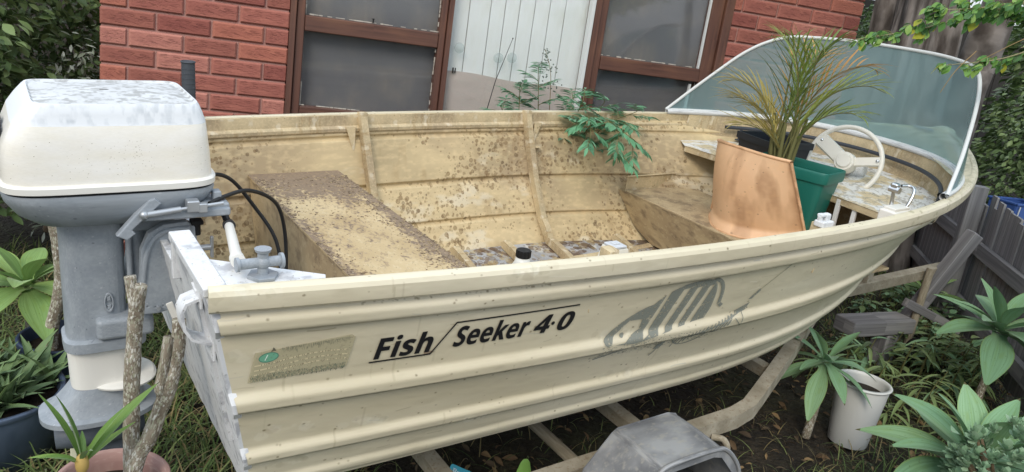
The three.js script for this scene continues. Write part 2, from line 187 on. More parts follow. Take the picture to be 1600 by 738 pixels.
const screenTex = canvasTex(512, 512, (u, v) => { const n = fbm(u, v, 5, 5, 311), m = fbm(u, v * .2, 40, 3, 312), g = ((Math.floor(u * 512) + Math.floor(v * 512)) % 3) ? 0 : -8; return mixc([102, 104, 108], [128, 124, 118], clamp((n - .42) * 3) * (.4 + m * .6)).map((q) => q + g); });
const M = {
  hull: mat(0xffffff, .42, { map: rep(hullTex, .25, 1.25), clearcoat: .15, clearcoatRoughness: .4, bumpMap: rep(dentTex, .5, 1.25), bumpScale: .006 }),
  inner: mat(0xffffff, .75, { map: rep(innerTex, .5, 1) }), innerPlain: mat(0xffffff, .7, { map: rep(frameInTex, 2, 2) }),
  floor: mat(0xffffff, .7, { map: rep(floorTex, 1, 1) }),
  bench: mat(0xffffff, .82, { map: rep(benchTex, 1.1, 1.1), bumpMap: rep(benchTex, 1.1, 1.1), bumpScale: .002 }),
  benchTop: mat(0xffffff, .85, { map: rep(benchTopTex, 1 / .36, 1 / 1.42, .5, .5), bumpMap: rep(benchTopTex, 1 / .36, 1 / 1.42, .5, .5), bumpScale: .002 }),
  white: mat(0xffffff, .6, { map: rep(whiteTex, 1.6, 1.6) }), dash: mat(0xffffff, .7, { map: rep(dashTex, 1.7, 1.7) }),
  frame: mat(0xffffff, .5, { map: rep(frameTex, 4, 1) }), frameH: (() => { const t = rep(frameTex, 4, 1); t.rotation = Math.PI / 2; return mat(0xffffff, .5, { map: t }); })(),
  putty: mat(0xb8b2a8, .9), mortar: mat(0xac837a, .95, { bumpMap: rep(dirtBump, 6, 6), bumpScale: .003 }),
  fence: mat(0xffffff, .9, { map: rep(fenceTex, 3, .8) }), fenceH: (() => { const t = rep(fenceTex, 3, .8); t.rotation = Math.PI / 2; return mat(0xffffff, .9, { map: t }); })(),
  board: mat(0xffffff, .6, { map: rep(boardTex, 3, 1) }),
  bark: mat(0xffffff, .9, { map: rep(barkTex, 4, 4), bumpMap: rep(barkTex, 4, 4), bumpScale: .004 }), trunk: mat(0xffffff, .95, { map: rep(trunkTex, 1.2, 1), bumpMap: rep(trunkTex, 1.2, 1), bumpScale: .05 }),
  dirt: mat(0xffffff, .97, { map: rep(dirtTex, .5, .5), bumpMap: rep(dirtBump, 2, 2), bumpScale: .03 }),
  grey: mat(0xffffff, .48, { map: rep(greyTex, 3, 3) }), greyDark: mat(0x9aa0a8, .5, { map: rep(greyTex, 4, 4, .3, .2) }),  // greyDark has the lower gearcase's shadow in its colour; the latch shares it
  cowl: mat(0xffffff, .33, { map: cowlTex, clearcoat: .3, clearcoatRoughness: .3 }), cowlBand: mat(0xffffff, .45, { map: cowlBandTex }), cowlTop: mat(0xffffff, .75, { map: rep(cowlTopTex, 3, 3), bumpMap: rep(cowlTopTex, 3, 3), bumpScale: .0015 }),
  whitePaint: mat(0xe6e5df, .45), trim: mat(0xd4d8d8, .4), rim: mat(0xe4e2da, .4), chrome: mat(0xd4d8dc, .22, { metalness: .9 }), steel: mat(0xb4b9be, .38, { metalness: .6 }), black: mat(0x1c1d20, .5), rubber: mat(0x1a1a1b, .85), darkTube: mat(0x3c4048, .5), vent: mat(0x42474e, .6),
  chair: mat(0xffffff, .5, { map: rep(chairTex, 1, 1) }), green: mat(0x1d6b60, .42), blackPot: mat(0x252a33, .5),
  guard: mat(0xffffff, .65, { map: rep(guardTex, 2.5, 2.5), metalness: .15 }), beam: mat(0xffffff, .8, { map: rep(steelTex, 2.5, 2.5) }),
  clay: mat(0xffffff, .85, { map: clayTex }), potBlue: mat(0xffffff, .6, { map: potBlueTex }), potWhite: mat(0xd6d8d6, .5), soil: mat(0x3a2e22, 1, { bumpMap: rep(dirtBump, 6, 6), bumpScale: .02 }),
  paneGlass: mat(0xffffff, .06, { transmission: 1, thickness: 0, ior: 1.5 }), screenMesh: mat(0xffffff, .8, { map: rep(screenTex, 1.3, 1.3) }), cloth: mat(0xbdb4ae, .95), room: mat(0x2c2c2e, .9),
  shield: mat(0xa8c8ce, .14, { transmission: .58, thickness: 0, ior: 1.5 }),
};
const leafMat = (c, r = .45, tr = .25) => mat(c, .95, { transmission: tr, thickness: 0, clearcoat: .45, clearcoatRoughness: r });
const LM = {
  hedge: [0x56703c, 0x455e30, 0x667f46, 0x7d945c].map((c) => leafMat(c, .3, .2)), silver: [0x8d9a86, 0xa8b0a4].map((c) => leafMat(c, .5, .2)), agave: [0x86a860, 0x7a9c58, 0x94b46c].map((c) => leafMat(c, .45, .18)), agaveB: [0x7fa880, 0x8fb48a, 0x749c78].map((c) => leafMat(c, .5, .15)),
  aloe: [0x627c50, 0x6e8858, 0x56704a].map((c) => leafMat(c, .5, .1)), strap: [0x6f9440, 0x82a44c, 0x5c8036].map((c) => leafMat(c, .45, .3)), nandina: [0x4f8c62, 0x5f9c70, 0x447c56, 0x6aa87c].map((c) => leafMat(c, .4, .3)), palm: [0x7d9038, 0x94a046, 0x667e30, 0xa89a4e].map((c) => leafMat(c, .5, .3)), dryPalm: [0xb98a4c, 0xc9a05c].map((c) => leafMat(c, .7, .25)), branch: [0x5c9440, 0x78ac4c, 0x4a7e3c, 0x96bc58].map((c) => leafMat(c, .4, .45)), yellow: leafMat(0xb4b82c, .5, .45), jade: [0x8aa888, 0x9ab694, 0x789a78].map((c) => leafMat(c, .45, .1)),
};
const agaveTex = canvasTex(256, 512, (u, v) => { const s = fbm(u, v * .05, 40, 3, 401), n = fbm(u, v, 8, 4, 402), e = Math.min(u, 1 - u); let c = mixc([255, 255, 255], [214, 222, 206], clamp(s * 2 - .6)); c = mixc(c, [236, 232, 190], clamp((n - .55) * 4) * .5); if (Math.abs(u - .5) < .03) c = mixc(c, [236, 240, 214], .6); if (e < .035) c = [240, 232, 190]; if (v < .035 + .02 * n) c = [150, 116, 78]; return c; }, (ctx) => { const R = rng(403); for (let i = 0; i < 60; i++) blot(ctx, R() * 256, R() * 512, 1 + R() * 4, '#9a8a5c', .35, R); });
for (const k of ['agave', 'agaveB', 'aloe', 'strap']) for (const m of LM[k]) m.map = agaveTex;
const dryMat = mat(0x8a7550, .95), stemMat = mat(0x6a6a40, .8), woodMat = mat(0x6b5a44, .9);
// ---------------------------------------------------------------- setting: ground
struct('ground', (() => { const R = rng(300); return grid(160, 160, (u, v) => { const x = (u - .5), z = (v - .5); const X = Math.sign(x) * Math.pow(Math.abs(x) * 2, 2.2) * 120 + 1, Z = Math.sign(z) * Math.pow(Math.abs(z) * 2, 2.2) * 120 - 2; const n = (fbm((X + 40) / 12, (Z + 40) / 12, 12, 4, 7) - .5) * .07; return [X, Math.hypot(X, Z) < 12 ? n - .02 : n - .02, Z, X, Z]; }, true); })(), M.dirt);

// ---------------------------------------------------------------- brick house: wall face at z = -4.02
const WZ = -4.02;
const house = thing('brick_house', 'red brick house wall with brown timber windows behind the boat', 'house', [0, 0, WZ]);
{
  const brickGeo = {};
  function brick(w) { const k = w.toFixed(3); if (!brickGeo[k]) { const g = new RoundedBoxGeometry(w, .076, .1, 1, .004), p = g.attributes.position, uv = g.attributes.uv; for (let i = 0; i < p.count; i++) uv.setXY(i, p.getX(i) / w + .5, p.getY(i) / .076 + .5); brickGeo[k] = g; } return brickGeo[k]; }
  const R = rng(400);
  function pier(x0, x1, courses, off) {
    const w = part(house, 'wall', box2(x0 + .004, x1 - .004, 0, 2.9, -.1, -.006, .002), M.mortar);
    for (let j = 1; j < courses; j++) {
      const yc = .001 + .086 * j; let x = (j % 2 ? off + .12 : off) - 3.6;
      for (; x < x1 - .012; x += .24) {
        const a = Math.max(x, x0), b = Math.min(x + .23, x1); if (b - a < .02) continue;
        const o = part(w, 'brick', brick(b - a), brickMats[Math.floor(R() * brickMats.length)]); o.position.set((a + b) / 2, yc, -.047 + (R() - .5) * .004); o.rotation.z = (R() - .5) * .006;
      }
    }
  }
  pier(-.70, .127, 33, -.70); pier(2.56, 3.452, 33, 3.342);
  // body of the house, closed behind the front
  part(house, 'side_wall', join(box2(-.698, -.6, 0, 2.9, -5, -.1, .004), box2(3.35, 3.45, 0, 2.9, -5, -.1, .004), box2(-.6, 3.35, 0, 2.9, -5, -4.9, .004)), M.mortar);
  part(house, 'roof', box2(-1.0, 3.75, 2.9, 3.0, -5.3, .35, .01), mat(0x6a5a52, .9));
  part(house, 'spandrel', box2(.127, 2.56, 0, .9, -.09, -.03, .004), M.frame);
  part(house, 'wall', box2(.127, 2.56, 2.45, 2.9, -.1, -.02, .004), M.mortar);
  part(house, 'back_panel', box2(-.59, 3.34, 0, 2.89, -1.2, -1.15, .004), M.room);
  const Y = (y) => y + 1.6, B = .90; // sill level hidden behind the boat
  const wob = (g) => g;
  function windowUnit(name, x0, x1, outerLeft, outerRight) {
    const w = new THREE.Group(); w.name = name; house.add(w);
    const gl = x0 + outerLeft, gr = x1 - outerRight;
    // jambs in two steps, stiles, rails
    part(w, 'jamb', join(box2(x0, x0 + outerLeft * .42, B, 2.45, -.07, .012, .004), box2(x0 + outerLeft * .42 + .002, gl, B, 2.45, -.075, -.006, .005)), M.frame);
    part(w, 'jamb', join(box2(x1 - outerRight * .42, x1, B, 2.45, -.07, .012, .004), box2(gr, x1 - outerRight * .42 - .002, B, 2.45, -.075, -.006, .005)), M.frame);
    part(w, 'rail', box2(gl + .001, gr - .001, Y(-.175), Y(-.099), -.074, -.003, .006), M.frameH);
    part(w, 'bottom_rail', box2(gl + .001, gr - .001, B, Y(-.545), -.074, -.004, .005), M.frameH);
    part(w, 'top_rail', box2(gl + .001, gr - .001, Y(.46), 2.45, -.074, -.003, .005), M.frameH);
    part(w, 'pane', box2(gl + .001, gr - .001, Y(-.099), Y(.46), -.045, -.041, .0005), M.paneGlass);
    part(w, 'pane', box2(gl + .001, gr - .001, Y(-.545), Y(-.175), -.045, -.041, .0005), M.paneGlass);
    part(w, 'fly_screen', box2(gl - .01, gr + .01, B, 2.45, -.10, -.085, .001), M.screenMesh);
    // old putty, cracked and missing in places
    const q = [];
    function bead(ax, ay, bxx, by) { const L = Math.hypot(bxx - ax, by - ay), n = Math.round(L / .022); for (let i = 0; i < n; i++) { if (R() < .34) continue; const t = (i + .5) / n, x = lerp(ax, bxx, t), y = lerp(ay, by, t), s = .003 + R() * .004, l = L / n * (.7 + R() * .6); const v = Math.abs(by - ay) > Math.abs(bxx - ax); q.push(bx(v ? s : l, v ? l : s, .006, .0012, x, y, -.034 + R() * .004)); } }
    bead(gl, Y(-.094), gr, Y(-.094)); bead(gr - .004, Y(-.09), gr - .004, Y(.4)); bead(gl + .004, Y(-.09), gl + .004, Y(.4)); bead(gl, Y(-.541), gr, Y(-.541)); bead(gr - .004, Y(-.54), gr - .004, Y(-.18)); bead(gl + .004, Y(-.54), gl + .004, Y(-.36));
    part(w, 'putty', mergeGeometries(q.map(norm)), M.putty);
    return w;
  }
  windowUnit('window', .127, .931, .071, .062);
  const w2 = windowUnit('window', 1.71, 2.56, .08, .131);
  part(w2, 'white_stop', box2(2.418, 2.428, Y(-.098), Y(.46), -.04, -.02, .002), M.trim);
  part(w2, 'white_stop', box2(2.385, 2.397, Y(-.54), Y(-.19), -.04, -.02, .002), M.trim);
  // sash latch on the left window
  part(house, 'latch', join(rod([.53, Y(-.094), -.02], [.53, Y(-.078), -.02], .004), bx(.01, .006, .01, .002, .53, Y(-.075), -.02)), M.rubber);
  // middle bay: glass before white tongue and groove boards
  const mid = new THREE.Group(); mid.name = 'window'; house.add(mid);
  const edges = [.934, 1.03, 1.145, 1.225, 1.305, 1.39, 1.475, 1.565, 1.70];
  for (let i = 0; i < edges.length - 1; i++) part(mid, 'board', box2(edges[i] + .0015, edges[i + 1] - .0015, B, 2.45, -.085, -.07, .004), M.board);
  part(mid, 'backing', box2(.93, 1.71, B, 2.45, -.10, -.087, .001), M.mortar);
  part(mid, 'pane', box2(.934, 1.706, B, 2.45, -.034, -.030, .0005), M.paneGlass);
  part(mid, 'white_stop', box2(1.688, 1.708, B, 2.45, -.046, .008, .003), M.trim);
  // cloth hung across the lower part
  part(mid, 'cloth', grid(60, 30, (u, v) => { const x = lerp(.936, 1.69, u), top = Y(-.285) - .02 * u + .006 * Math.sin(u * 9); const y = lerp(top, B, v); return [x, y, -.055 + .006 * Math.sin(u * 14 + v * 2) * (.3 + v) + .008 * (fbm(u, v, 5, 3, 31) - .5), u, v]; }), M.cloth);
  // suction hooks on the glass
  for (const [x, y] of [[.99, Y(-.16)], [1.21, Y(-.185)], [1.285, Y(-.175)]]) part(mid, 'suction_cup', new THREE.LatheGeometry([[.0005, .006], [.006, .007], [.009, .004], [.018, .002], [.024, .001], [.026, .0035], [.0275, 0]].map((p) => new THREE.Vector2(...p)), 28).rotateX(Math.PI / 2).translate(x, y, -.029), mat(0xdfe6e6, .12, { transmission: .9, thickness: 0 }));
  part(mid, 'peg', join(bx(.008, .03, .008, .002, .973, Y(-.28), -.044), bx(.006, .028, .008, .002, .985, Y(-.279), -.044)), M.rubber);
}
// thin antenna leaning on the glass
{ const t = thing('radio_aerial', 'thin black whip aerial leaning on the white boarded window', 'aerial', [1.2, 1.28, -3.98]);
  part(t, 'whip', rod([-.01, 0.02, 0], [.058, .245, -.015], .0022, .0014, 6), M.black); part(t, 'tip', new THREE.SphereGeometry(.004, 8, 6).translate(.0585, .247, -.015), M.black); part(t, 'stem', rod([-.09, -.4, .03], [-.01, .02, 0], .003, .0022, 6), M.black); }
// ---------------------------------------------------------------- aluminium boat, built in its own axes: x to the bow, y up, z to starboard
const bl = V(.95738987, .06098159, -.28228687), bn = V(-.04516116, .99704011, .06222128), bz = V(.28524569, -.04682162, .9573101), BO = V(-.26327799, 1.06816970, -2.10556706);
const boatQ = new THREE.Quaternion().setFromRotationMatrix(new THREE.Matrix4().makeBasis(bl, bn, bz));
const B = (x, y, z) => BO.clone().addScaledVector(bl, x).addScaledVector(bn, y).addScaledVector(bz, z);
// a thing standing on the boat's axes: its base at boat point p, its parts written in boat axes
function boatThing(name, label, category, p, group) { const t = thing(name, label, category, B(...p).toArray(), group, boatQ); t.userData = { ...t.userData }; const off = V(...p).negate(); t.put = (n, g, m, l) => { const o = part(t, n, g, m, l); o.position.copy(off); return o; }; return t; }

const LV = [0, .3, .5, .57], ip = (A, y) => interp(LV, A, -y);
const zm_ = [.817, .745, .66, .62], st_ = [3.92, 3.58, 3.34, 3.2], ee_ = [2.85, 2.1, 2.15, 2.1], z0_ = [.69, .645, .60, .58];
function halfBeam(x, y) { const zm = ip(zm_, y), s = ip(st_, y), z0 = ip(z0_, y); if (x < 1.46) return zm - (zm - z0) * Math.pow(Math.max(1.46 - x, 0) / 1.46, 1.8); return zm * (1 - Math.pow(Math.min((x - 1.46) / (s - 1.46), 1), ip(ee_, y))); }
const sheer = (x, y = 0) => .07 * Math.pow(Math.max(0, (x - 2) / 1.9), 2) * (1 + y);
const rake = (y) => -.19 * y;
const ribAt = (y, t, b, A) => { if (y > t || y < b) return 0; const s = t - b; return A * sstep(0, .45, (t - y) / s) * (1 - sstep(.88, 1, (t - y) / s)); };
const ribs = (y) => ribAt(y, -.042, -.096, .017) + ribAt(y, -.243, -.297, .017) + ribAt(y, -.408, -.458, .016) + ribAt(y, -.512, -.556, .010);
const seams = (y) => ribAt(y, -.072, -.094, .011) + ribAt(y, -.270, -.296, .014) + ribAt(y, -.434, -.457, .013);
const stemX = (y) => ip(st_, y);
// starboard skin point for t along and y the height at midships
function skin(t, y, out = 0) { const s = stemX(y), x0 = rake(y), x = x0 + (s - x0) * t; const z = halfBeam(x, y); const fade = 1 - sstep(.93, 1, t); return [x, y + sheer(x, y), z + (ribs(y) * fade + out) * (t > .999 ? 0 : 1)]; }
function skinAt(x, y, out = 0) { const s = stemX(y), x0 = rake(y); return skin(clamp((x - x0) / (s - x0)), y, out); }
const keelY = (t) => -.60 - .05 * sstep(0, .4, t) + .08 * sstep(.75, 1, t);
function bottomPt(t, w, out = 0) { const c = skin(t, -.57), x0 = rake(-.57), x = x0 + (stemX(-.57) - x0) * t; const k = keelY(t); return [x, lerp(c[1], Math.min(k, c[1]), w) + out + .006 * Math.abs(Math.sin(w * Math.PI * 3)), c[2] * (1 - w)]; }
const spaced = (u) => 1 - Math.pow(1 - u, 1.5);

const boat = boatThing('aluminium_boat', 'cream open aluminium dinghy with windscreen, stained tan inside and lettered sides', 'boat', [1.8, -.64, 0]);
{
  for (const s of [1, -1]) {
    boat.put('hull_side', grid(110, 100, (u, v) => { const y = .0 - .57 * v, t = spaced(u); const p = skin(t, y); return [p[0], p[1], s * p[2], p[0], .8 + y]; }, s > 0), M.hull);
    boat.put('hull_bottom', grid(60, 18, (u, v) => { const t = spaced(u); const p = bottomPt(t, v); return [p[0], p[1], s * p[2], p[0], .2 - v * .3]; }, s > 0), M.hull);
    boat.put('hull_lining', grid(100, 150, (u, v) => { const y = -.004 - .566 * v, t = spaced(u) * .985; const p = skin(t, y, -.005 - (ribs(y) - seams(y)) * (1 - sstep(.93, 1, t))); return [p[0] + .004, p[1], s * Math.max(p[2], .001), p[0], y]; }, s < 0), M.inner);
    boat.put('floor', grid(50, 14, (u, v) => { const t = spaced(u) * .97; const p = bottomPt(t, v, .007); return [p[0], p[1], s * Math.max(p[2] - .004, 0), p[0], p[2]]; }, s < 0), M.floor);
    // rolled gunwale, with a flat inner flange
    const path = []; for (let i = 0; i <= 70; i++) { const x = lerp(-.004, 3.915, spaced(i / 70)); path.push([x, sheer(x), s * halfBeam(x, 0)]); }
    const flip = (p) => s > 0 ? p : p.map(([q, b]) => [-q, b]).reverse();
    boat.put('gunwale', sweep(path, flip([[.012, -.036], [.018, -.03], [.02, -.02], [.02, .001], [.015, .010], [.006, .0145], [-.006, .0145], [-.012, .011], [-.012, -.036]]), [0, 1, 0], .5), M.hull);
    boat.put('inner_flange', sweep(path.slice(1), flip([[-.0118, .009], [-.0118, -.062], [-.02, -.062], [-.027, -.056], [-.028, -.044], [-.024, -.038], [-.0165, -.034], [-.0165, .007]]), [0, 1, 0], .5), M.innerPlain);
  }
  // bow cap
  boat.put('bow_cap', new THREE.SphereGeometry(.045, 16, 10).scale(1.1, .55, 1.3).translate(3.89, sheer(3.9) + .004, 0), M.hull);
  // keel strip
  boat.put('keel_strip', (() => { const p = []; for (let i = 0; i <= 40; i++) { const q = bottomPt(i / 40, 1); p.push([q[0], q[1] - .004, 0]); } for (let i = 1; i <= 16; i++) { const y = lerp(-.57, 0, i / 16); p.push([stemX(y) + .004, y + sheer(stemX(y), y), 0]); } return tube(p, .013, 80, 8); })(), M.hull);
  // transom: plate with a well for the motor, cap and corner plates
  const tp = []; for (let i = 0; i <= 24; i++) { const y = -.01 - .56 * i / 24; tp.push([halfBeam(rake(y), y) + ribs(y) * .9 - .002, y]); }
  const out = [[.37, -.012], [.35, -.105], [-.35, -.105], [-.37, -.012], ...tp.map(([z, y]) => [-z, y])];
  const zigs = []; for (let i = 0; i <= 16; i++) zigs.push([lerp(-.575, .575, i / 16), -.572 - .03 * (1 - Math.abs(i / 8 - 1)) - (i % 2 ? .012 : 0)]);
  out.push(...zigs, ...tp.reverse());
  const shear = (g) => { const p = g.attributes.position; for (let i = 0; i < p.count; i++) { const z = p.getX(i), y = p.getY(i), d = p.getZ(i); p.setXYZ(i, rake(y) + d, y, z); } g.computeVertexNormals(); return planarUV(g); };
  boat.put('transom', shear(norm(extrude(out, .018, .002))), M.white);
  for (const s of [1, -1]) {
    boat.put('transom_cap', bx(.046, .02, .325, .004, .010, .002, s * .528), M.white);
    boat.put('transom_cap', bx(.046, .095, .016, .003, .016, -.056, s * .362), M.white);
    boat.put('corner_plate', (() => { const g = extrude([[.03, s * .54], [.03, s * .675], [.22, s * .7], [.225, s * .685]], .006, .001); g.rotateX(Math.PI / 2); return g.translate(0, .006, 0); })(), M.white);
    boat.put('transom_stiffener', join(sweep([[.0, -.02, s * .60], [.075, -.42, s * .55]], [[-.018, -.012], [.018, -.012], [.018, .012], [-.018, .012]], [-1, 0, 0])), M.white);
    // grab handle on the back of the transom
    boat.put('grab_handle', join(sweep([[rake(-.04) - .006, -.035, s * .61], [-.012, -.037, s * .61], [-.032, -.044, s * .61], [-.040, -.062, s * .61], [-.036, -.098, s * .61], [-.022, -.122, s * .61], [.004, -.135, s * .61], [rake(-.14) - .006, -.138, s * .61]], [[-.003, -.024], [.003, -.024], [.003, .024], [-.003, .024]], [0, 0, 1], .9), bx(.006, .05, .06, .002, rake(-.03) - .011, -.03, s * .61), bx(.006, .05, .06, .002, rake(-.15) - .011, -.15, s * .61)), M.white);
    // quarter rod holder
    const rx = .106, rz = s * .662, oy = s > 0 ? 0 : 0;
    boat.put('rod_holder', s > 0 ? join(extrude(circ(0, 0, .029, 6), .008, .0015).rotateX(Math.PI / 2).translate(rx, .013, rz), rod([rx, .012, rz], [rx, .066, rz], .0105, .0105, 20), rod([rx, .064, rz], [rx, .070, rz], .0145, .0165, 22), rod([rx - .05, .041, rz], [rx + .036, .041, rz], .0105, .0105, 18), rod([rx + .034, .041, rz], [rx + .040, .041, rz], .0155, .0155, 20), rod([rx - .052, .041, rz], [rx - .046, .041, rz], .0145, .0145, 20), new THREE.SphereGeometry(.015, 14, 10).translate(rx, .041, rz)) : join(rod([.255, -.02, -.70], [.255, .21, -.70], .0215, .0215, 22), new THREE.TorusGeometry(.0215, .003, 8, 24).rotateX(Math.PI / 2).translate(.255, .21, -.70), ...Array.from({ length: 9 }, (_, i) => new THREE.TorusGeometry(.0218, .0011, 6, 24).rotateX(Math.PI / 2).translate(.255, .06 + i * .016, -.70))), s > 0 ? M.grey : M.vent, s > 0 ? 'grey crossed rod holder post on the near quarter' : 'dark ribbed tube standing on the far gunwale');
  }
  // ribs across the hull
  function frame(x0, name, cap) {
    const path = []; const side = (s) => { const q = []; for (let i = 0; i <= 22; i++) { const y = lerp(cap ? .02 : -.528, -.54, i / 22); const x = x0 + .055 * clamp(-y / .5); const p = skinAt(x, Math.min(y, 0), -.022); const ins = .03 * sstep(-.44, -.535, y); q.push([x, Math.max(y, p[1]), s * (p[2] - ribs(Math.min(y, 0)) - .006 - ins)]); } return q; };
    const a = side(-1), b = side(1).reverse(); const xb = a[a.length - 1][0]; const za = a[a.length - 1][2];
    const mid = []; for (let i = 1; i < 14; i++) { const w = i / 14 * 2 - 1; const x = xb - .05 * (1 - Math.abs(w)); const t = clamp((x - .1) / 3.1); mid.push([x, lerp(keelY(t), -.57, Math.abs(w)) + .034, -za * w]); }
    boat.put(name, sweep([...a, ...mid, ...b], [[-.019, -.016], [.019, -.016], [.019, .012], [.012, .016], [-.012, .016], [-.019, .012]], [1, 0, 0], .4), M.innerPlain);
  }
  // sweep() needs an up that is never along the path: the rib runs in a plane across the boat, so its up is the boat's x axis
  frame(.92, 'frame', true); frame(1.735, 'frame', true);
  frame(1.24, 'floor_rib', false); frame(1.5, 'floor_rib', false); frame(2.09, 'floor_rib', false); frame(.52, 'floor_rib', false);
  for (const [x, sgn] of [[.9, -1], [1.765, 1]]) for (const s of [-1, 1]) boat.put('gusset', (() => { const g = extrude([[0, 0], [sgn * .04, 0], [sgn * .028, -.03], [0, -.115]], .004, .0008); return g.translate(x + sgn * .012, -.036, s * (halfBeam(x, -.1) - .012)); })(), M.innerPlain);
  boat.put('bracket', join(bx(.03, .004, .045, .001, 1.79, -.145, -.765), bx(.034, .05, .004, .001, 1.795, -.13, -.782)).rotateZ(0), M.innerPlain, 'small bent tan bracket on the far frame');
  for (const z of [-.42, -.2, .2, .42]) boat.put('stringer', grid(40, 2, (u, v) => { const x = lerp(.3, 2.5, u), zz = z + (v - .5) * .035; const t = clamp((x - .1) / 3.1), b = skin(t, -.57)[2]; const w = 1 - Math.abs(zz) / b; return [x, lerp(-.57, keelY(t), clamp(w)) + .022 - .006 * Math.abs(v - .5) * 2, zz, x, v * .04]; }, true), M.innerPlain);
  // benches
  const bend = .012;
  const rearTop = halfBeam(.6, -.2) - .012;
  const face = (x0, x1, y0, y1, flipIt) => grid(40, 8, (u, v) => { const x = lerp(x0, x1, v), y = lerp(y0, y1, v); const w = halfBeam(x, y) - .02 - .06 * sstep(-.5, -.57, y); return [x, y, (u * 2 - 1) * w, u * 1.3, v * .4]; }, flipIt);
  boat.put('rear_bench', join(face(.457, .46, -.208, -.56), face(.803, .803, -.208, -.56, true)), M.bench);
  boat.put('bench_top', bx(.352, .012, 2 * rearTop, .004, .63, -.203, 0), M.benchTop);
  const R = rng(510), lit = []; // leaf litter lying along the bench edges
  for (let i = 0; i < 1700; i++) { const e = R(); let z = -.64 + 1.26 * R(), x = e < .5 ? .803 - Math.pow(R(), 2) * .09 : e < .72 ? .458 + Math.pow(R(), 2.4) * .05 : e < .9 ? (z = -.64 + Math.pow(R(), 1.6) * .5, .46 + R() * .34) : .46 + R() * .34; if (fbm(x * 1.3, (z + 1) * 1.3, 9, 3, 17) < .4) continue; const k = R(); const g = bx(.002 + k * k * .012, .0008 + R() * .002, .0015 + R() * .0035, .0004); g.rotateY(R() * 3.1).rotateZ((R() - .5) * .4); (lit[i % 3] ??= []).push(norm(g.translate(x, -.1962, z))); }
  lit.forEach((l, k) => { boat.put('leaf_litter', mergeGeometries(l), mat([0x8a7862, 0x6f6150, 0xa79574][k], .95)).userData.kind = 'stuff'; });
  const midTop = halfBeam(2.4, -.33) - .012;
  boat.put('middle_bench', join(bx(.42, .012, 2 * midTop - .03, .004, 2.43, -.333, 0), face(2.219, 2.30, -.337, -.56), face(2.64, 2.64, -.337, -.56, true)), M.bench);
  boat.put('bench_flange', join(bx(.32, .075, .006, .002, 2.39, -.298, -midTop + .002), bx(.32, .004, .012, .001, 2.39, -.259, -midTop + .006)), M.innerPlain);
  for (const x of [2.29, 2.5]) boat.put('rivet', new THREE.SphereGeometry(.006, 8, 6).translate(x, -.29, -midTop + .007), M.innerPlain);
  // foredeck, coaming, dash
  const foot = [[2.56, -.735], [2.72, -.69], [2.93, -.60], [3.1, -.47], [3.22, -.29], [3.27, 0]]; const F0 = [...foot, ...foot.slice(0, 5).reverse().map(([x, z]) => [x, -z])];
  const FC = curve(F0.map(([x, z]) => [x, 0, z])); const fy = (x) => .018 + sheer(x) * .8;
  const fp = (t) => { const p = FC.getPointAt(clamp(t)); return [p.x, fy(p.x), p.z]; };
  boat.put('coaming', tube(Array.from({ length: 50 }, (_, i) => { const p = fp(i / 49); return [p[0] - .004, p[1] + .004, p[2] * .985]; }), .0135, 100, 10), M.white);
  boat.put('coaming_face', grid(60, 6, (u, v) => { const p = fp(lerp(.06, .94, u)); return [p[0] - .006 - .03 * v, p[1] - .13 * v, p[2] * (.98 - .02 * v), u * 2, v * .13]; }), M.innerPlain);
  boat.put('foredeck', grid(60, 16, (u, v) => { const p = fp(u); const a = u * 2 - 1; const gx = lerp(Math.abs(a), 1, 0); const xx = p[0] + (3.9 - p[0]) * v; const zmax = halfBeam(xx, 0) - .004; const z0 = p[2]; const zz = Math.sign(a) * Math.min(Math.abs(a) * zmax * 1.0, zmax); const z = lerp(z0, zz, sstep(0, .25, v)); return [xx, fy(xx) + .02 * (1 - a * a) * v * (1 - v) * 3, clamp(z, -zmax, zmax), xx, z]; }), M.hull);
  boat.put('dash', grid(50, 10, (u, v) => { const p = fp(lerp(.05, .95, u)); const q = [2.60 + .06 * (1 - Math.abs(u * 2 - 1)), -.092, (u * 2 - 1) * .60]; const w = v; return [lerp(p[0] - .036, q[0], w), lerp(p[1] - .128, q[1] - .03, w), lerp(p[2] * .96, q[2], w), u * 1.3, v * .6]; }), M.dash);
  boat.put('dash_lip', grid(50, 2, (u, v) => [2.60 + .06 * (1 - Math.abs(u * 2 - 1)) + .004, -.122 - .03 * v, (u * 2 - 1) * .60, u, v * .05]), M.innerPlain);
  boat.put('bulkhead', grid(20, 6, (u, v) => { const y = lerp(-.14, -.52, v), z = (u * 2 - 1) * (halfBeam(2.95, y) - .03); return [2.95, y, z, z, v * .5]; }), M.innerPlain);
  for (const z of [.2, .28, .36]) boat.put('dash_strut', bx(.012, .34, .02, .002, 2.64, -.30, z), M.white);
  // grab rail under the screen
  boat.put('grab_rail', join(tube(Array.from({ length: 30 }, (_, i) => { const p = fp(lerp(.16, .86, i / 29)); return [p[0] - .05, p[1] - .055, p[2] * .93]; }), .0095, 60, 10), ...[.2, .84].map((t) => { const p = fp(t); return rod([p[0] - .05, p[1] - .055, p[2] * .93], [p[0] - .055, p[1] - .115, p[2] * .93], .008, .008, 8); }), ...[.2, .84].map((t) => { const p = fp(t); return bx(.03, .006, .03, .001, p[0] - .055, p[1] - .116, p[2] * .93); })), M.darkTube);
  // windscreen
  const smin = (p, q, k) => { const h = clamp(.5 + .5 * (q - p) / k); return lerp(q, p, h) - k * h * (1 - h); };
  const height = (t) => { const k = Math.min(t, 1 - t) / .215; return Math.max(0, smin(.43 * k, .414 + .014 * sstep(1, 2, k), .15) * clamp(k * 40)); };
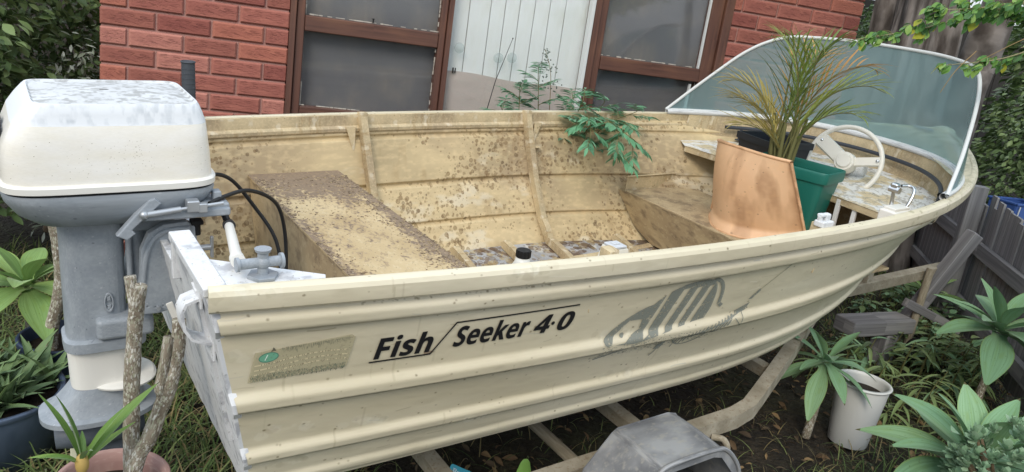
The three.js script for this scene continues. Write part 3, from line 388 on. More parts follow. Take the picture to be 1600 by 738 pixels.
  const wsPt = (t, v) => { const p = fp(t), h = height(t) * v; const inw = .10 * h; const n = Math.hypot(p[0] - 2.5, p[2]) || 1; return [p[0] - inw * .35 - .0 * h, p[1] + .012 + h, p[2] * (1 - .17 * h)]; };
  const screen = boat.put('windscreen', grid(90, 16, (u, v) => [...wsPt(u, v), u, v]), M.shield);
  const fr = part(screen, 'screen_frame', tube(Array.from({ length: 90 }, (_, i) => wsPt(i / 89, 1)), .0078, 260, 10), M.trim);
  part(screen, 'screen_foot', tube(Array.from({ length: 60 }, (_, i) => wsPt(i / 59, 0)), .008, 140, 8), M.trim);
  // steering wheel
  const wc = V(2.88, -.02, .105), wn = V(-.88, .36, .30).normalize(); const wq = new THREE.Quaternion().setFromUnitVectors(V(0, 0, 1), wn);
  const wheel = boat.put('steering_wheel', new THREE.TorusGeometry(.157, .011, 12, 56).applyQuaternion(wq).translate(wc.x, wc.y, wc.z), M.rim);
  const wp = (a, r, d) => { const p = V(Math.cos(a) * r, Math.sin(a) * r, d).applyQuaternion(wq).add(wc); return [p.x, p.y, p.z]; };
  for (const a of [2.35, -.05, 4.1]) part(wheel, 'spoke', join(sweep([wp(a, .03, -.02), wp(a, .1, -.006), wp(a, .15, 0)], a > 2 && a < 3 ? [[-.034, -.008], [.034, -.008], [.028, .012], [-.028, .012]] : [[-.022, -.006], [.022, -.006], [.018, .007], [-.018, .007]], wn.toArray(), .3)), M.rim);
  for (const a of [2.35, -.05]) part(wheel, 'spoke_bolt', new THREE.SphereGeometry(.009, 10, 8).translate(...wp(a, .14, .006)), M.chrome);
  part(wheel, 'hub', join(new THREE.CylinderGeometry(.042, .05, .05, 28).rotateX(Math.PI / 2), new THREE.CylinderGeometry(.03, .034, .012, 28).rotateX(Math.PI / 2).translate(0, 0, .03), new THREE.CylinderGeometry(.028, .036, .16, 20).rotateX(Math.PI / 2).translate(0, 0, -.1)).translate(0, 0, -.02).applyQuaternion(wq).translate(wc.x, wc.y, wc.z), M.rim);
  part(wheel, 'helm_box', new RoundedBoxGeometry(.13, .1, .14, 3, .02).translate(0, 0, -.2).applyQuaternion(wq).translate(wc.x, wc.y, wc.z), M.white);
  // throttle control
  const th = boat.put('throttle_control', join(bx(.12, .105, .07, .008, 2.5, -.11, .60), bx(.10, .014, .05, .004, 2.5, -.053, .60)), M.whitePaint);
  part(th, 'lever', join(rod([2.50, -.09, .58], [2.49, .01, .575], .008, .0065), rod([2.485, .015, .56], [2.485, .015, .60], .013, .013), bx(.03, .02, .03, .008, 2.487, .03, .578)), M.chrome);
  part(th, 'lever', tube([[2.53, -.09, .60], [2.56, -.03, .61], [2.585, .015, .60], [2.59, .02, .575], [2.565, .018, .56]], .0065, 30, 8), M.chrome);
  boat.put('rowlock', join(bx(.055, .02, .035, .005, 1.74, .022, .795), bx(.026, .024, .022, .007, 1.752, .04, .79), rod([1.724, .02, .79], [1.722, .045, .79], .008), bx(.022, .009, .02, .003, 1.728, .047, .79)), M.white);
  // wear on the cleats of the foredeck: a pair of fairleads at the bow
  boat.put('bow_cleat', join(rod([3.68, .09, -.05], [3.68, .09, .05], .009), rod([3.68, .06, -.02], [3.68, .09, -.02], .007), rod([3.68, .06, .02], [3.68, .09, .02], .007)), M.steel);
  // prints on the starboard side, laid on the skin
  function decal(name, x0, x1, yTop0, yBot0, tex, label, dyx = 0, out = .0009) {
    const m = new THREE.MeshStandardMaterial({ map: tex, transparent: true, roughness: .5, side: THREE.DoubleSide, polygonOffset: true, polygonOffsetFactor: -1 });
    return boat.put(name, grid(70, 40, (u, v) => { const x = lerp(x0, x1, u), y = lerp(yBot0, yTop0, v) + dyx * (u - .5); const p = skinAt(x, y, out + .0006); return [...p, u, v]; }), m, label);
  }
  const clear = (w, h) => { const cv = document.createElement('canvas'); cv.width = w; cv.height = h; return [cv, cv.getContext('2d')]; };
  const done = (cv) => { const t = new THREE.CanvasTexture(cv); t.colorSpace = THREE.SRGBColorSpace; t.magFilter = THREE.LinearFilter; return t; };
  { // name
    const [cv, c] = clear(1600, 260); c.fillStyle = '#16161a'; c.strokeStyle = '#16161a';
    const text = (s, x, y, size, wd) => { c.save(); c.translate(x, y); c.font = `bold ${size}px sans-serif`; const sx = wd / c.measureText(s).width; c.transform(sx, 0, -.2 * sx, 1, 0, 0); c.fillText(s, 0, 0); c.lineWidth = 4; c.lineJoin = 'round'; c.strokeText(s, 0, 0); c.restore(); };
    text('Fish', 14, 226, 212, 425); text('Seeker', 590, 214, 212, 590); text('4', 1236, 212, 206, 132); text('0', 1428, 212, 206, 138); c.beginPath(); c.arc(1400, 142, 15, 0, 7); c.fill();
    c.lineWidth = 11; c.lineJoin = 'miter'; c.beginPath(); c.moveTo(4, 246); c.lineTo(438, 246); c.lineTo(592, 24); c.lineTo(1596, 14); c.stroke();
    decal('name_lettering', .325, .853, -.118, -.212, done(cv), 'black slanted lettering along the near side of the hull', .004);
  }
  { // weathered registration label: green disc, wavy lines of tiny worn print
    const R = rng(601), [cv, c] = clear(640, 256);
    c.fillStyle = 'rgba(188,180,148,.75)'; c.beginPath(); c.moveTo(40, 52); c.lineTo(600, 14); c.lineTo(625, 34); c.lineTo(590, 236); c.lineTo(8, 250); c.fill();
    c.fillStyle = 'rgba(96,98,84,.5)'; for (let k = 0; k < 34; k++) { const x0 = 186 + k * 12; for (let i = 0; i < 9; i++) { c.globalAlpha = .3 + R() * .6; c.fillRect(x0 + R() * 9, 44 + R() * R() * 34 - x0 * .035, 1.5 + R() * 3, 4 + R() * 16); } } c.globalAlpha = 1;
    for (let i = 0; i < 1000; i++) { const x = 20 + R() * 560, y = 200 + R() * 42; c.fillStyle = R() < .5 ? 'rgba(74,92,80,.55)' : 'rgba(110,104,84,.5)'; c.fillRect(x, y, 1 + R() * 3, 3 + R() * 10); }
    c.lineWidth = 9; c.strokeStyle = 'rgba(208,196,160,.9)'; for (const y0 of [128, 160, 190]) { c.beginPath(); for (let x = 40; x < 590; x += 6) c.lineTo(x, y0 + 13 * Math.sin(x / 110 + 1.2) - x * .03); c.stroke(); }
    c.fillStyle = 'rgba(70,66,54,.75)'; for (const y0 of [129, 161, 191]) for (let x = 60; x < 570; x += 9) if (R() < .55) c.fillRect(x, y0 - 5 + 13 * Math.sin(x / 110 + 1.2) - x * .03, 4, 8);
    c.fillStyle = 'rgba(106,168,140,.9)'; c.beginPath(); c.ellipse(118, 92, 54, 30, -.1, 0, 7); c.fill(); c.strokeStyle = 'rgba(60,120,104,.9)'; c.lineWidth = 5; c.stroke(); c.strokeStyle = 'rgba(222,236,224,.95)'; c.lineWidth = 6; c.beginPath(); c.moveTo(98, 110); c.lineTo(112, 74); c.stroke();
    c.fillStyle = 'rgba(90,88,76,.85)'; c.beginPath(); c.moveTo(128, 58); c.lineTo(142, 28); c.lineTo(160, 52); c.fill();
    c.globalCompositeOperation = 'destination-out'; for (let i = 0; i < 260; i++) { c.globalAlpha = .3 + R() * .5; c.beginPath(); c.ellipse(R() * 640, R() * 256, 1 + R() * 9, 1 + R() * 4, R() * 3, 0, 7); c.fill(); }
    decal('registration_label', .072, .294, -.124, -.220, done(cv), 'flaking pale sticker with a green disc and worn print', .008);
  }
  { // flaking grey fish print with a striped body and a rod behind the tail
    const R = rng(611), [cv, c] = clear(1600, 760); const g = 'rgba(134,139,131,.8)';
    const poly = (p, f = g) => { c.fillStyle = f; c.beginPath(); p.forEach(([x, y], i) => i ? c.lineTo(x, y) : c.moveTo(x, y)); c.closePath(); c.fill(); };
    const cutp = (p) => { c.globalCompositeOperation = 'destination-out'; poly(p, '#000'); c.globalCompositeOperation = 'source-over'; };
    // back: head at left, hump, tail fin at right
    c.fillStyle = g; c.beginPath(); c.moveTo(70, 470); c.bezierCurveTo(120, 360, 260, 240, 380, 215); c.bezierCurveTo(480, 90, 640, 50, 780, 60); c.bezierCurveTo(860, 66, 900, 150, 900, 330); c.lineTo(880, 420); c.lineTo(300, 520); c.lineTo(80, 500); c.fill();
    cutp([[150, 440], [230, 330], [330, 330], [330, 420], [220, 500], [120, 510]]);
    c.fillStyle = g; c.beginPath(); c.ellipse(205, 445, 16, 20, 0, 0, 7); c.fill();
    for (const [x, w] of [[420, 26], [540, 54], [655, 44], [760, 40]]) cutp([[x + 40, 120], [x + 40 + w, 110], [x - 20 + w * .4, 470], [x - 60, 500]]);
    c.lineWidth = 30; c.strokeStyle = g; c.beginPath(); c.moveTo(820, 62); c.bezierCurveTo(930, 90, 950, 170, 960, 300); c.lineTo(1000, 330); c.stroke();
    // lower body and ribs of the skeleton
    c.lineWidth = 12; c.beginPath(); c.moveTo(60, 640); c.bezierCurveTo(200, 610, 320, 560, 620, 575); c.bezierCurveTo(800, 560, 1050, 500, 1290, 400); c.stroke();
    for (let i = 0; i < 14; i++) { const x = 690 + i * 32; c.lineWidth = 8 + R() * 10; c.beginPath(); c.moveTo(x + 40, 540 - i * 8); c.lineTo(x, 640 - i * 10 + R() * 30); c.stroke(); }
    c.lineWidth = 10; c.beginPath(); c.moveTo(680, 590); c.bezierCurveTo(720, 680, 880, 680, 1010, 560); c.stroke(); c.beginPath(); c.moveTo(600, 570); c.lineTo(560, 690); c.lineTo(540, 720); c.stroke(); poly([[560, 590], [620, 585], [590, 660], [540, 650]]);
    poly([[1160, 410], [1290, 350], [1270, 420], [1180, 450]]); c.lineWidth = 7; c.beginPath(); c.moveTo(1170, 470); c.lineTo(1250, 550); c.lineTo(1240, 430); c.stroke();
    poly([[1255, 320], [1330, 230], [1350, 250], [1290, 320]]); c.lineWidth = 6; c.strokeStyle = 'rgba(150,146,120,.9)'; c.beginPath(); c.moveTo(1340, 240); c.lineTo(1560, 40); c.stroke(); c.strokeStyle = g; c.beginPath(); c.moveTo(1510, 86); c.lineTo(1562, 38); c.stroke();
    for (let i = 0; i < 500; i++) { c.fillStyle = g; c.globalAlpha = .6; c.fillRect(60 + R() * 1000, 500 + R() * 130, 3 + R() * 14, 2 + R() * 7); }
    c.globalAlpha = 1; c.globalCompositeOperation = 'destination-out'; for (let i = 0; i < 2600; i++) { c.globalAlpha = .4 + R() * .6; c.beginPath(); c.ellipse(R() * 1600, R() * 760, 1 + R() * R() * 18, 1 + R() * 6, R() * 3, 0, 7); c.fill(); }
    decal('fish_print', .935, 1.655, -.078, -.37, done(cv), 'flaking grey striped fish print on the near side', -.01);
  }
}
// ---------------------------------------------------------------- outboard motor on the transom
{
  const t = boatThing('outboard_motor', 'old grey outboard motor with a tall white cowl clamped to the transom', 'outboard motor', [-.12, -.8, 0]);
  const N = 72; // rings of rounded rectangles, one per height
  const cap = (rows) => { const c = (r) => [r[0], (r[1] + r[2]) / 2 - .001, (r[1] + r[2]) / 2 + .001, .001, r[4]]; return [c(rows[0]), ...rows, c(rows[rows.length - 1])]; };
  const ring = (x0, x1, b, n = 5.5) => (u) => { const a = u * Math.PI * 2, c = Math.cos(a), s = Math.sin(a); return [(x0 + x1) / 2 + (x1 - x0) / 2 * Math.sign(c) * Math.pow(Math.abs(c), 2 / n), b * Math.sign(s) * Math.pow(Math.abs(s), 2 / n)]; };
  const loft = (rows0, uvf) => { const rows = uvf ? rows0 : cap(rows0); return toCreasedNormals(grid(N, rows.length - 1, (u, v) => { const r = rows[Math.round(v * (rows.length - 1))], [x, z] = ring(r[1], r[2], r[3], r[4] ?? 5.5)(u); const y = r[0] + (r[5] ?? 0) * (x + .09); return [x, y, z, ...(uvf ? uvf(u, v, x, r[0], z) : [u * .8, r[0]])]; }, true), .7); };
  t.put('cowl', loft([[.062, -.308, .142, .168, 6], [.075, -.309, .141, .169, 6], [.12, -.307, .137, .168, 6.5], [.15, -.302, .133, .167, 7], [.197, -.281, .127, .165, 8], [.199, -.280, .1265, .1645, 8]], (u, v, x, y, z) => [(x + .32) / .47, (y - .06) / .14]), M.cowl);
  t.put('cowl_shoulder', loft([[.199, -.280, .1265, .1645, 8], [.202, -.278, .126, .1632, 8], [.222, -.263, .119, .158, 9], [.241, -.246, .111, .153, 10], [.2455, -.241, .108, .150, 10], [.2455, -.236, .105, .147, 10]], (u, v, x, y, z) => [(x + .32) / .47, (y - .2) / .06]), M.cowlBand);
  t.put('cowl_top', loft([[.2455, -.236, .105, .147, 10], [.2405, -.231, .101, .142, 10], [.241, -.225, .097, .136, 9], [.246, -.18, .07, .10, 7], [.249, -.13, .02, .05], [.25, -.09, -.07, .003]], (u, v, x, y, z) => [x, z]), M.cowlTop);
  t.put('latch', bx(.012, .06, .05, .003, -.303, .16, 0), M.greyDark);
  t.put('vent', bx(.012, .12, .16, .004, -.304, .12, 0), M.black);
  t.put('cowl_rim', loft([[.044, -.312, .146, .172], [.046, -.316, .150, .176], [.060, -.317, .151, .177], [.064, -.313, .147, .173], [.064, -.305, .138, .165]]), M.whitePaint);
  t.put('seal', loft([[.036, -.306, .141, .167], [.046, -.306, .141, .167]]), M.rubber);
  t.put('tray', loft([[.038, -.310, .148, .171, 5], [.03, -.312, .150, .172, 5], [.012, -.308, .146, .168, 4.5], [-.022, -.288, .12, .152, 4], [-.052, -.25, .085, .118, 4], [-.062, -.20, .05, .075, 4]]), M.grey);
  // leg and gearcase
  const legRows = [[-.03, -.203, -.058, .066, 3.5], [-.12, -.202, -.058, .06, 3.5], [-.25, -.203, -.06, .056, 3.5], [-.385, -.204, -.062, .056, 3.5]];
  t.put('leg', loft(legRows), M.grey);
  t.put('leg_emblem', (() => { const g = new THREE.TorusGeometry(.012, .0025, 8, 24); g.scale(.8, 2, 1); return join(g, bx(.008, .012, .003, .001, 0, .012, 0), bx(.008, .012, .003, .001, 0, -.012, 0)).translate(-.105, -.285, .0585); })(), M.grey);
  t.put('exhaust_housing', join(new RoundedBoxGeometry(.135, .06, .10, 3, .014).translate(-.072, -.352, .035)), M.grey);
  t.put('leg_collar', loft([[-.385, -.207, -.022, .07, 4], [-.388, -.212, -.018, .074, 4], [-.415, -.212, -.018, .074, 4], [-.418, -.208, -.022, .07, 4]]), M.grey);
  t.put('lower_leg', loft([[-.418, -.204, -.045, .06, 3.5], [-.45, -.204, -.05, .056, 3.5], [-.53, -.202, -.045, .058, 3.5]]), M.whitePaint);
  t.put('splash_plate', loft([[-.520, -.15, .0, .075, 2.2], [-.526, -.165, .006, .088, 2.2], [-.532, -.163, .005, .086, 2.2], [-.536, -.15, -.004, .07, 2.2]]), M.whitePaint);
  t.put('gearcase', loft([[-.53, -.20, -.035, .06, 3], [-.56, -.222, -.03, .066, 3], [-.59, -.25, -.026, .074, 2.8], [-.606, -.268, -.024, .082, 2.6]]), M.grey);
  t.put('cavitation_plate', loft([[-.604, -.272, -.004, .09, 2.6], [-.608, -.281, .002, .096, 2.6], [-.622, -.281, .002, .096, 2.6], [-.626, -.272, -.004, .09, 2.6]]), M.grey);
  t.put('torpedo', loft([[-.624, -.18, -.05, .03, 3], [-.66, -.18, -.05, .026, 3]]).translate(0, 0, 0), M.greyDark);
  t.put('bullet', (() => { const g = lathe([[.001, -.09], [.03, -.088], [.038, -.06], [.042, 0], [.04, .08], [.03, .13], [.001, .131]], 24); g.rotateZ(Math.PI / 2); return g.translate(-.12, -.69, 0); })(), M.greyDark);
  t.put('skeg', extrude([[-.16, -.72], [-.07, -.72], [-.10, -.80], [-.16, -.82]], .012, .003), M.greyDark);
  // swivel and clamps
  t.put('swivel_tube', join(rod([-.035, -.06, .03], [-.035, -.26, .03], .02, .02, 18), rod([-.035, -.25, .03], [-.035, -.275, .03], .028, .028, 18), rod([-.052, -.05, .055], [-.052, -.24, .055], .008, .008, 10), bx(.12, .05, .12, .01, .0, -.075, 0)), M.grey);
  for (const s of [1, -1]) {
    const outer = [[-.048, -.30], [-.034, -.20], [-.03, -.13], [-.012, -.088], [.02, -.068], [.075, -.064], [.094, -.078], [.098, -.16], [.084, -.17], [.074, -.16], [.072, -.112], [.05, -.10], [.028, -.108], [.02, -.14], [.036, -.22], [.052, -.275], [.045, -.292], [0, -.302]];
    const c = t.put('clamp_bracket', extrude(outer, .026, .004, [circ(-.024, -.283, .0048, 10), circ(-.006, -.287, .0048, 10), circ(.012, -.287, .0048, 10), circ(.03, -.284, .0048, 10)]).translate(0, 0, s * .105), M.grey);
    part(c, 'rib', tube([[-.036, -.25, s * .118], [-.02, -.135, s * .119], [.0, -.096, s * .119], [.03, -.08, s * .119], [.082, -.077, s * .119]], .0065, 30, 8), M.grey);
    part(c, 'rib', tube([[.02, -.15, s * .118], [.022, -.118, s * .119], [.05, -.104, s * .119], [.07, -.1, s * .119]], .005, 20, 8), M.grey);
    part(c, 'clamp_screw', join(rod([.075, -.14, s * .105], [.135, -.14, s * .105], .008), bx(.008, .06, .012, .003, .138, -.14, s * .105)), M.steel);
  }
  t.put('tilt_pin', rod([.0, -.287, -.13], [.0, -.287, .13], .005), M.steel);
  t.put('tilt_lever', join(bx(.018, .12, .01, .003, .0, 0, 0).rotateZ(.32).translate(.045, -.335, .115)), M.whitePaint);
  // gear shift arm, link rod and steering plate on the near side
  t.put('shift_arm', extrude([[-.088, -.062], [-.07, -.072], [-.055, -.06], [-.062, -.05], [.004, .012], [-.006, .022], [-.018, .018]], .024, .003).translate(0, 0, .165), M.grey);
  t.put('link_rod', join(rod([-.03, -.012, .182], [.05, -.004, .182], .0075, .0075), rod([.05, -.004, .182], [.15, .004, .18], .0045, .0045), bx(.03, .03, .03, .004, .078, .002, .176), bx(.02, .024, .02, .003, .1, -.003, .182), new THREE.SphereGeometry(.011, 12, 8).translate(-.032, -.012, .182)), M.steel);
  t.put('steering_plate', join(bx(.20, .022, .05, .006, .07, -.022, .15), bx(.06, .02, .09, .006, .14, -.012, .12), bx(.02, .03, .03, .004, .145, .008, .13)), M.grey);
  t.put('friction_bolt', join(rod([.10, -.06, .11], [.10, -.10, .11], .01, .01, 8), bx(.03, .012, .03, .003, .1, -.065, .11)), M.rubber);
  t.put('steering_link', join(rod([.165, -.04, .115], [.17, -.06, .13], .009, .009, 12), rod([.172, -.069, .14], [.164, -.058, .18], .0155, .0155, 14)), M.black);
  t.put('steering_tube', join(rod([.17, -.066, .15], [.068, .034, .62], .0115, .0115, 16), rod([.072, .03, .60], [.066, .037, .635], .0145, .0145, 16)), M.whitePaint);
  t.put('control_cable', tube([[.12, .0, .165], [.17, .006, .13], [.24, .0, .08], [.33, -.06, .02], [.37, -.16, -.02], [.37, -.3, 0], [.34, -.48, .06]], .0055, 60, 8), M.black);
  t.put('control_cable', tube([[.10, .02, .10], [.16, .03, .02], [.22, .0, -.03], [.29, -.09, -.05], [.345, -.19, -.02], [.35, -.32, .02], [.31, -.5, .1]], .0055, 60, 8), M.black);
}
// ---------------------------------------------------------------- things lying in the boat
{ // tub chair shell seen from its back
  const t = boatThing('plastic_chair', 'stained orange plastic tub chair standing on the middle bench, seen from behind', 'chair', [2.42, -.327, .05]);
  const bot = curve([[2.47, -.322, -.22], [2.36, -.325, -.13], [2.27, -.327, .02], [2.33, -.318, .18], [2.455, -.285, .305]]), top = curve([[2.36, .018, -.17], [2.29, .03, -.13], [2.265, .035, .03], [2.275, .035, .16], [2.33, .03, .235]]);
  const shell = (o) => (u, v) => { const a = bot.getPointAt(u), b = top.getPointAt(u); const w = Math.pow(v, .85); const p = a.clone().lerp(b, w); const bulge = .028 * Math.sin(Math.PI * v) * Math.sin(Math.PI * u); p.x -= bulge + o; const fl = Math.pow(1 - sstep(0, .085, v), 1.5); p.x -= fl * .034 * Math.sin(Math.PI * clamp(u, .03, .97)); p.z += fl * .05 * (u - .35) * (u > .35 ? 1 : .2); const e = Math.pow(Math.max(0, Math.abs(u - .5) * 2 - .9) / .1, 2); p.x += -.018 * e; return [p.x, p.y, p.z, u * .42, v * .4]; };
  t.put('back', join(grid(60, 44, shell(0)), grid(60, 44, shell(-.006), true)), M.chair);
  t.put('rolled_edge', join(tube(Array.from({ length: 40 }, (_, i) => { const p = shell(-.004)(i / 39, 1); return p.slice(0, 3); }), .0075, 80, 8), tube(Array.from({ length: 30 }, (_, i) => shell(-.002)(0, i / 29).slice(0, 3)), .006, 50, 8), tube(Array.from({ length: 30 }, (_, i) => shell(-.002)(1, i / 29).slice(0, 3)), .006, 50, 8), tube(Array.from({ length: 40 }, (_, i) => shell(0)(i / 39, 0).slice(0, 3)), .005, 80, 8)), M.chair);
  t.put('seat', grid(20, 12, (u, v) => { const a = bot.getPointAt(u); const f = V(2.75, -.30, lerp(-.16, .30, u)); const p = a.clone().lerp(f, v); return [p.x, p.y + .02 * Math.sin(Math.PI * v) - .002, p.z, u * .4, v * .4]; }), M.chair);
}
{ // green trough
  const t = boatThing('planter', 'green plastic planter with a rolled rim, standing in the tub chair', 'planter', [2.55, -.318, .1]);
  const C = [[2.68, .255], [2.61, -.08], [2.41, -.045], [2.50, .285]]; const cx = 2.55, cz = .104;
  const rr = (y, k, n = 40) => { // rounded quadrilateral scaled about the centre
    const pts = []; for (let i = 0; i < 4; i++) { const A = C[(i + 3) % 4], Bq = C[i], D = C[(i + 1) % 4]; for (let j = 0; j <= 6; j++) { const s = j / 6, r = .12; const p0 = [lerp(Bq[0], A[0], r), lerp(Bq[1], A[1], r)], p1 = [lerp(Bq[0], D[0], r), lerp(Bq[1], D[1], r)]; const q = [(1 - s) * (1 - s) * p0[0] + 2 * s * (1 - s) * Bq[0] + s * s * p1[0], (1 - s) * (1 - s) * p0[1] + 2 * s * (1 - s) * Bq[1] + s * s * p1[1]]; pts.push([cx + (q[0] - cx) * k, y, cz + (q[1] - cz) * k]); } } return pts; };
  const skinq = (rows) => { const R_ = rows.map(([y, k]) => rr(y, k)); const n = R_[0].length; return toCreasedNormals(grid(n, rows.length - 1, (u, v) => { const r = R_[Math.round(v * (rows.length - 1))]; return r[Math.round(u * n) % n]; }), .5); };
  t.put('pot', skinq([[-.316, .0], [-.316, .74], [-.05, .94], [-.045, .94], [-.045, .91], [-.3, .72], [-.3, .0]]), M.green);
  t.put('rim', skinq([[-.06, .94], [-.062, 1.0], [-.05, 1.015], [-.026, 1.02], [-.017, 1.015], [-.014, 1.0], [-.016, .97], [-.026, .93], [-.065, .91]]), M.green);
  t.put('soil', skinq([[-.11, .88], [-.10, .5], [-.095, .0]]), M.soil);
}
{ const t = boatThing('plastic_pot', 'square black plastic pot behind the palm', 'pot', [2.72, -.327, -.17]);
  const q = (rows) => toCreasedNormals(grid(4, rows.length - 1, (u, v) => { const [y, k] = rows[Math.round(v * (rows.length - 1))]; const a = u * Math.PI * 2 + .95; return [2.70 + Math.cos(a) * .165 * k, y, -.15 + Math.sin(a) * .165 * k]; }), .4);
  t.put('pot', q([[-.32, 0], [-.32, .72], [.0, .97], [0, 1.05], [.03, 1.05], [.03, .98], [-.28, .7], [-.28, 0]]), M.blackPot); t.put('soil', q([[-.05, .9], [-.04, 0]]), M.soil); }
{ // palm: clumped stems and arching fronds of narrow leaflets
  const t = boatThing('potted_palm', 'yellowing clump palm with arching fronds growing from the green planter', 'palm', [2.48, -.10, .06]); const R = rng(701);
  const O = V(2.48, -.10, .06);
  // tips as seen: each frond by azimuth, rise and reach
  const fronds = [[-.9, .56, .20, 0], [.6, .60, .22, 0], [2.2, .56, .14, 0], [3.6, .58, .20, 0], [4.3, .38, .30, 1], [-.2, .52, .32, 2], [.5, .50, .36, 2], [5.3, .58, .10, 0], [.9, .44, .34, 0], [4.6, .30, .34, 1], [1.2, .33, .28, 0], [3.8, .22, .26, 1], [5.0, .27, .30, 1]];
  fronds.forEach(([az, rise, reach, kind], k) => {
    const d = V(Math.cos(az), 0, Math.sin(az)); const b = O.clone().add(V((R() - .5) * .07, 0, (R() - .5) * .08)); const pts = [b, b.clone().addScaledVector(d, reach * .12).add(V(0, rise * .5, 0)), b.clone().addScaledVector(d, reach * .42).add(V(0, rise * .9, 0)), b.clone().addScaledVector(d, reach * .78).add(V(0, rise * 1.02, 0)), b.clone().addScaledVector(d, reach).add(V(0, rise * .98, 0))]; const c = curve(pts);
    const mm = kind === 2 ? LM.dryPalm[k % 2] : kind === 1 ? LM.palm[3] : LM.palm[Math.floor(R() * 3)];
    const f = t.put('frond', taper(pts, [.006, .004, .0028, .002, .001], 24, 6), stemMat); const q = [];
    const n = 12; for (let i = 0; i < n; i++) for (const s of [-1, 1]) { const u = .34 + .65 * i / n, p = c.getPointAt(u), tg = c.getTangentAt(u); const side = new THREE.Vector3().crossVectors(tg, V(0, 1, 0)).normalize().multiplyScalar(s); const L = (.19 + .09 * R()) * Math.sin(Math.PI * (.18 + .78 * (u - .34) / .66)); const g = leafGeo(L, .0075 + R() * .003, { bend: .15 + R() * .7, fold: .5, n: 4, shape: .4 }); const dir = tg.clone().multiplyScalar(.95).addScaledVector(side, .62 + R() * .2).add(V(0, .22 + R() * .12, 0)).normalize(); const zz = new THREE.Vector3().crossVectors(dir, V(0, 1, 0)).normalize(), yy = new THREE.Vector3().crossVectors(zz, dir); g.applyMatrix4(new THREE.Matrix4().makeBasis(dir, yy, zz)); q.push(norm(g.translate(p.x, p.y, p.z))); }
    part(f, 'leaflets', mergeGeometries(q), mm);
  });
  for (let i = 0; i < 7; i++) { const a = i * .9, b = O.clone().add(V(Math.cos(a) * .035, 0, Math.sin(a) * .04)); t.put('stem', taper([b, b.clone().add(V(Math.cos(a) * .012, .12, Math.sin(a) * .012)), b.clone().add(V(Math.cos(a) * .03, .23 + R() * .05, Math.sin(a) * .03))], [.011, .009, .006], 10, 8), stemMat); }
}
{ const t = boatThing('plastic_bottle', 'white plastic bottle with a black screw cap on the boat floor', 'bottle', [1.20, -.60, .04]);
  t.put('body', lathe([[.001, 0], [.05, 0], [.055, .01], [.055, .19], [.05, .22], [.028, .265], [.024, .285], [.001, .285]], 28).translate(1.2, -.60, .04), mat(0xdedfdb, .4)); t.put('cap', join(rod([1.2, -.318, .04], [1.2, -.292, .04], .026, .025, 22), ...Array.from({ length: 14 }, (_, i) => rod([1.2 + .026 * Math.cos(i * .449), -.316, .04 + .026 * Math.sin(i * .449)], [1.2 + .026 * Math.cos(i * .449), -.294, .04 + .026 * Math.sin(i * .449)], .002, .002, 5))), M.black); }
{ const t = boatThing('plastic_container', 'white square plastic container with a grey lid by the near gunwale', 'container', [1.19, -.58, .5]);
  const q = (rows) => toCreasedNormals(grid(4, rows.length - 1, (u, v) => { const [y, k] = rows[Math.round(v * (rows.length - 1))]; const a = u * Math.PI * 2 + .78; return [1.19 + Math.cos(a) * .055 * k, y, .5 + Math.sin(a) * .055 * k]; }), .4);
  t.put('body', q([[-.575, 0], [-.575, 1.25], [-.3, 1.2], [-.17, .92], [-.115, .75], [-.105, .7], [-.105, 0]]), mat(0xe6e4da, .45)); t.put('lid', join(bx(.05, .008, .05, .003, 1.19, -.1, .5).rotateY(0), bx(.024, .006, .018, .002, 1.188, -.094, .5)), mat(0xc7cbd0, .45)); t.put('latch', bx(.014, .02, .03, .003, 1.155, -.125, .5), mat(0x8a8d90, .5)); }
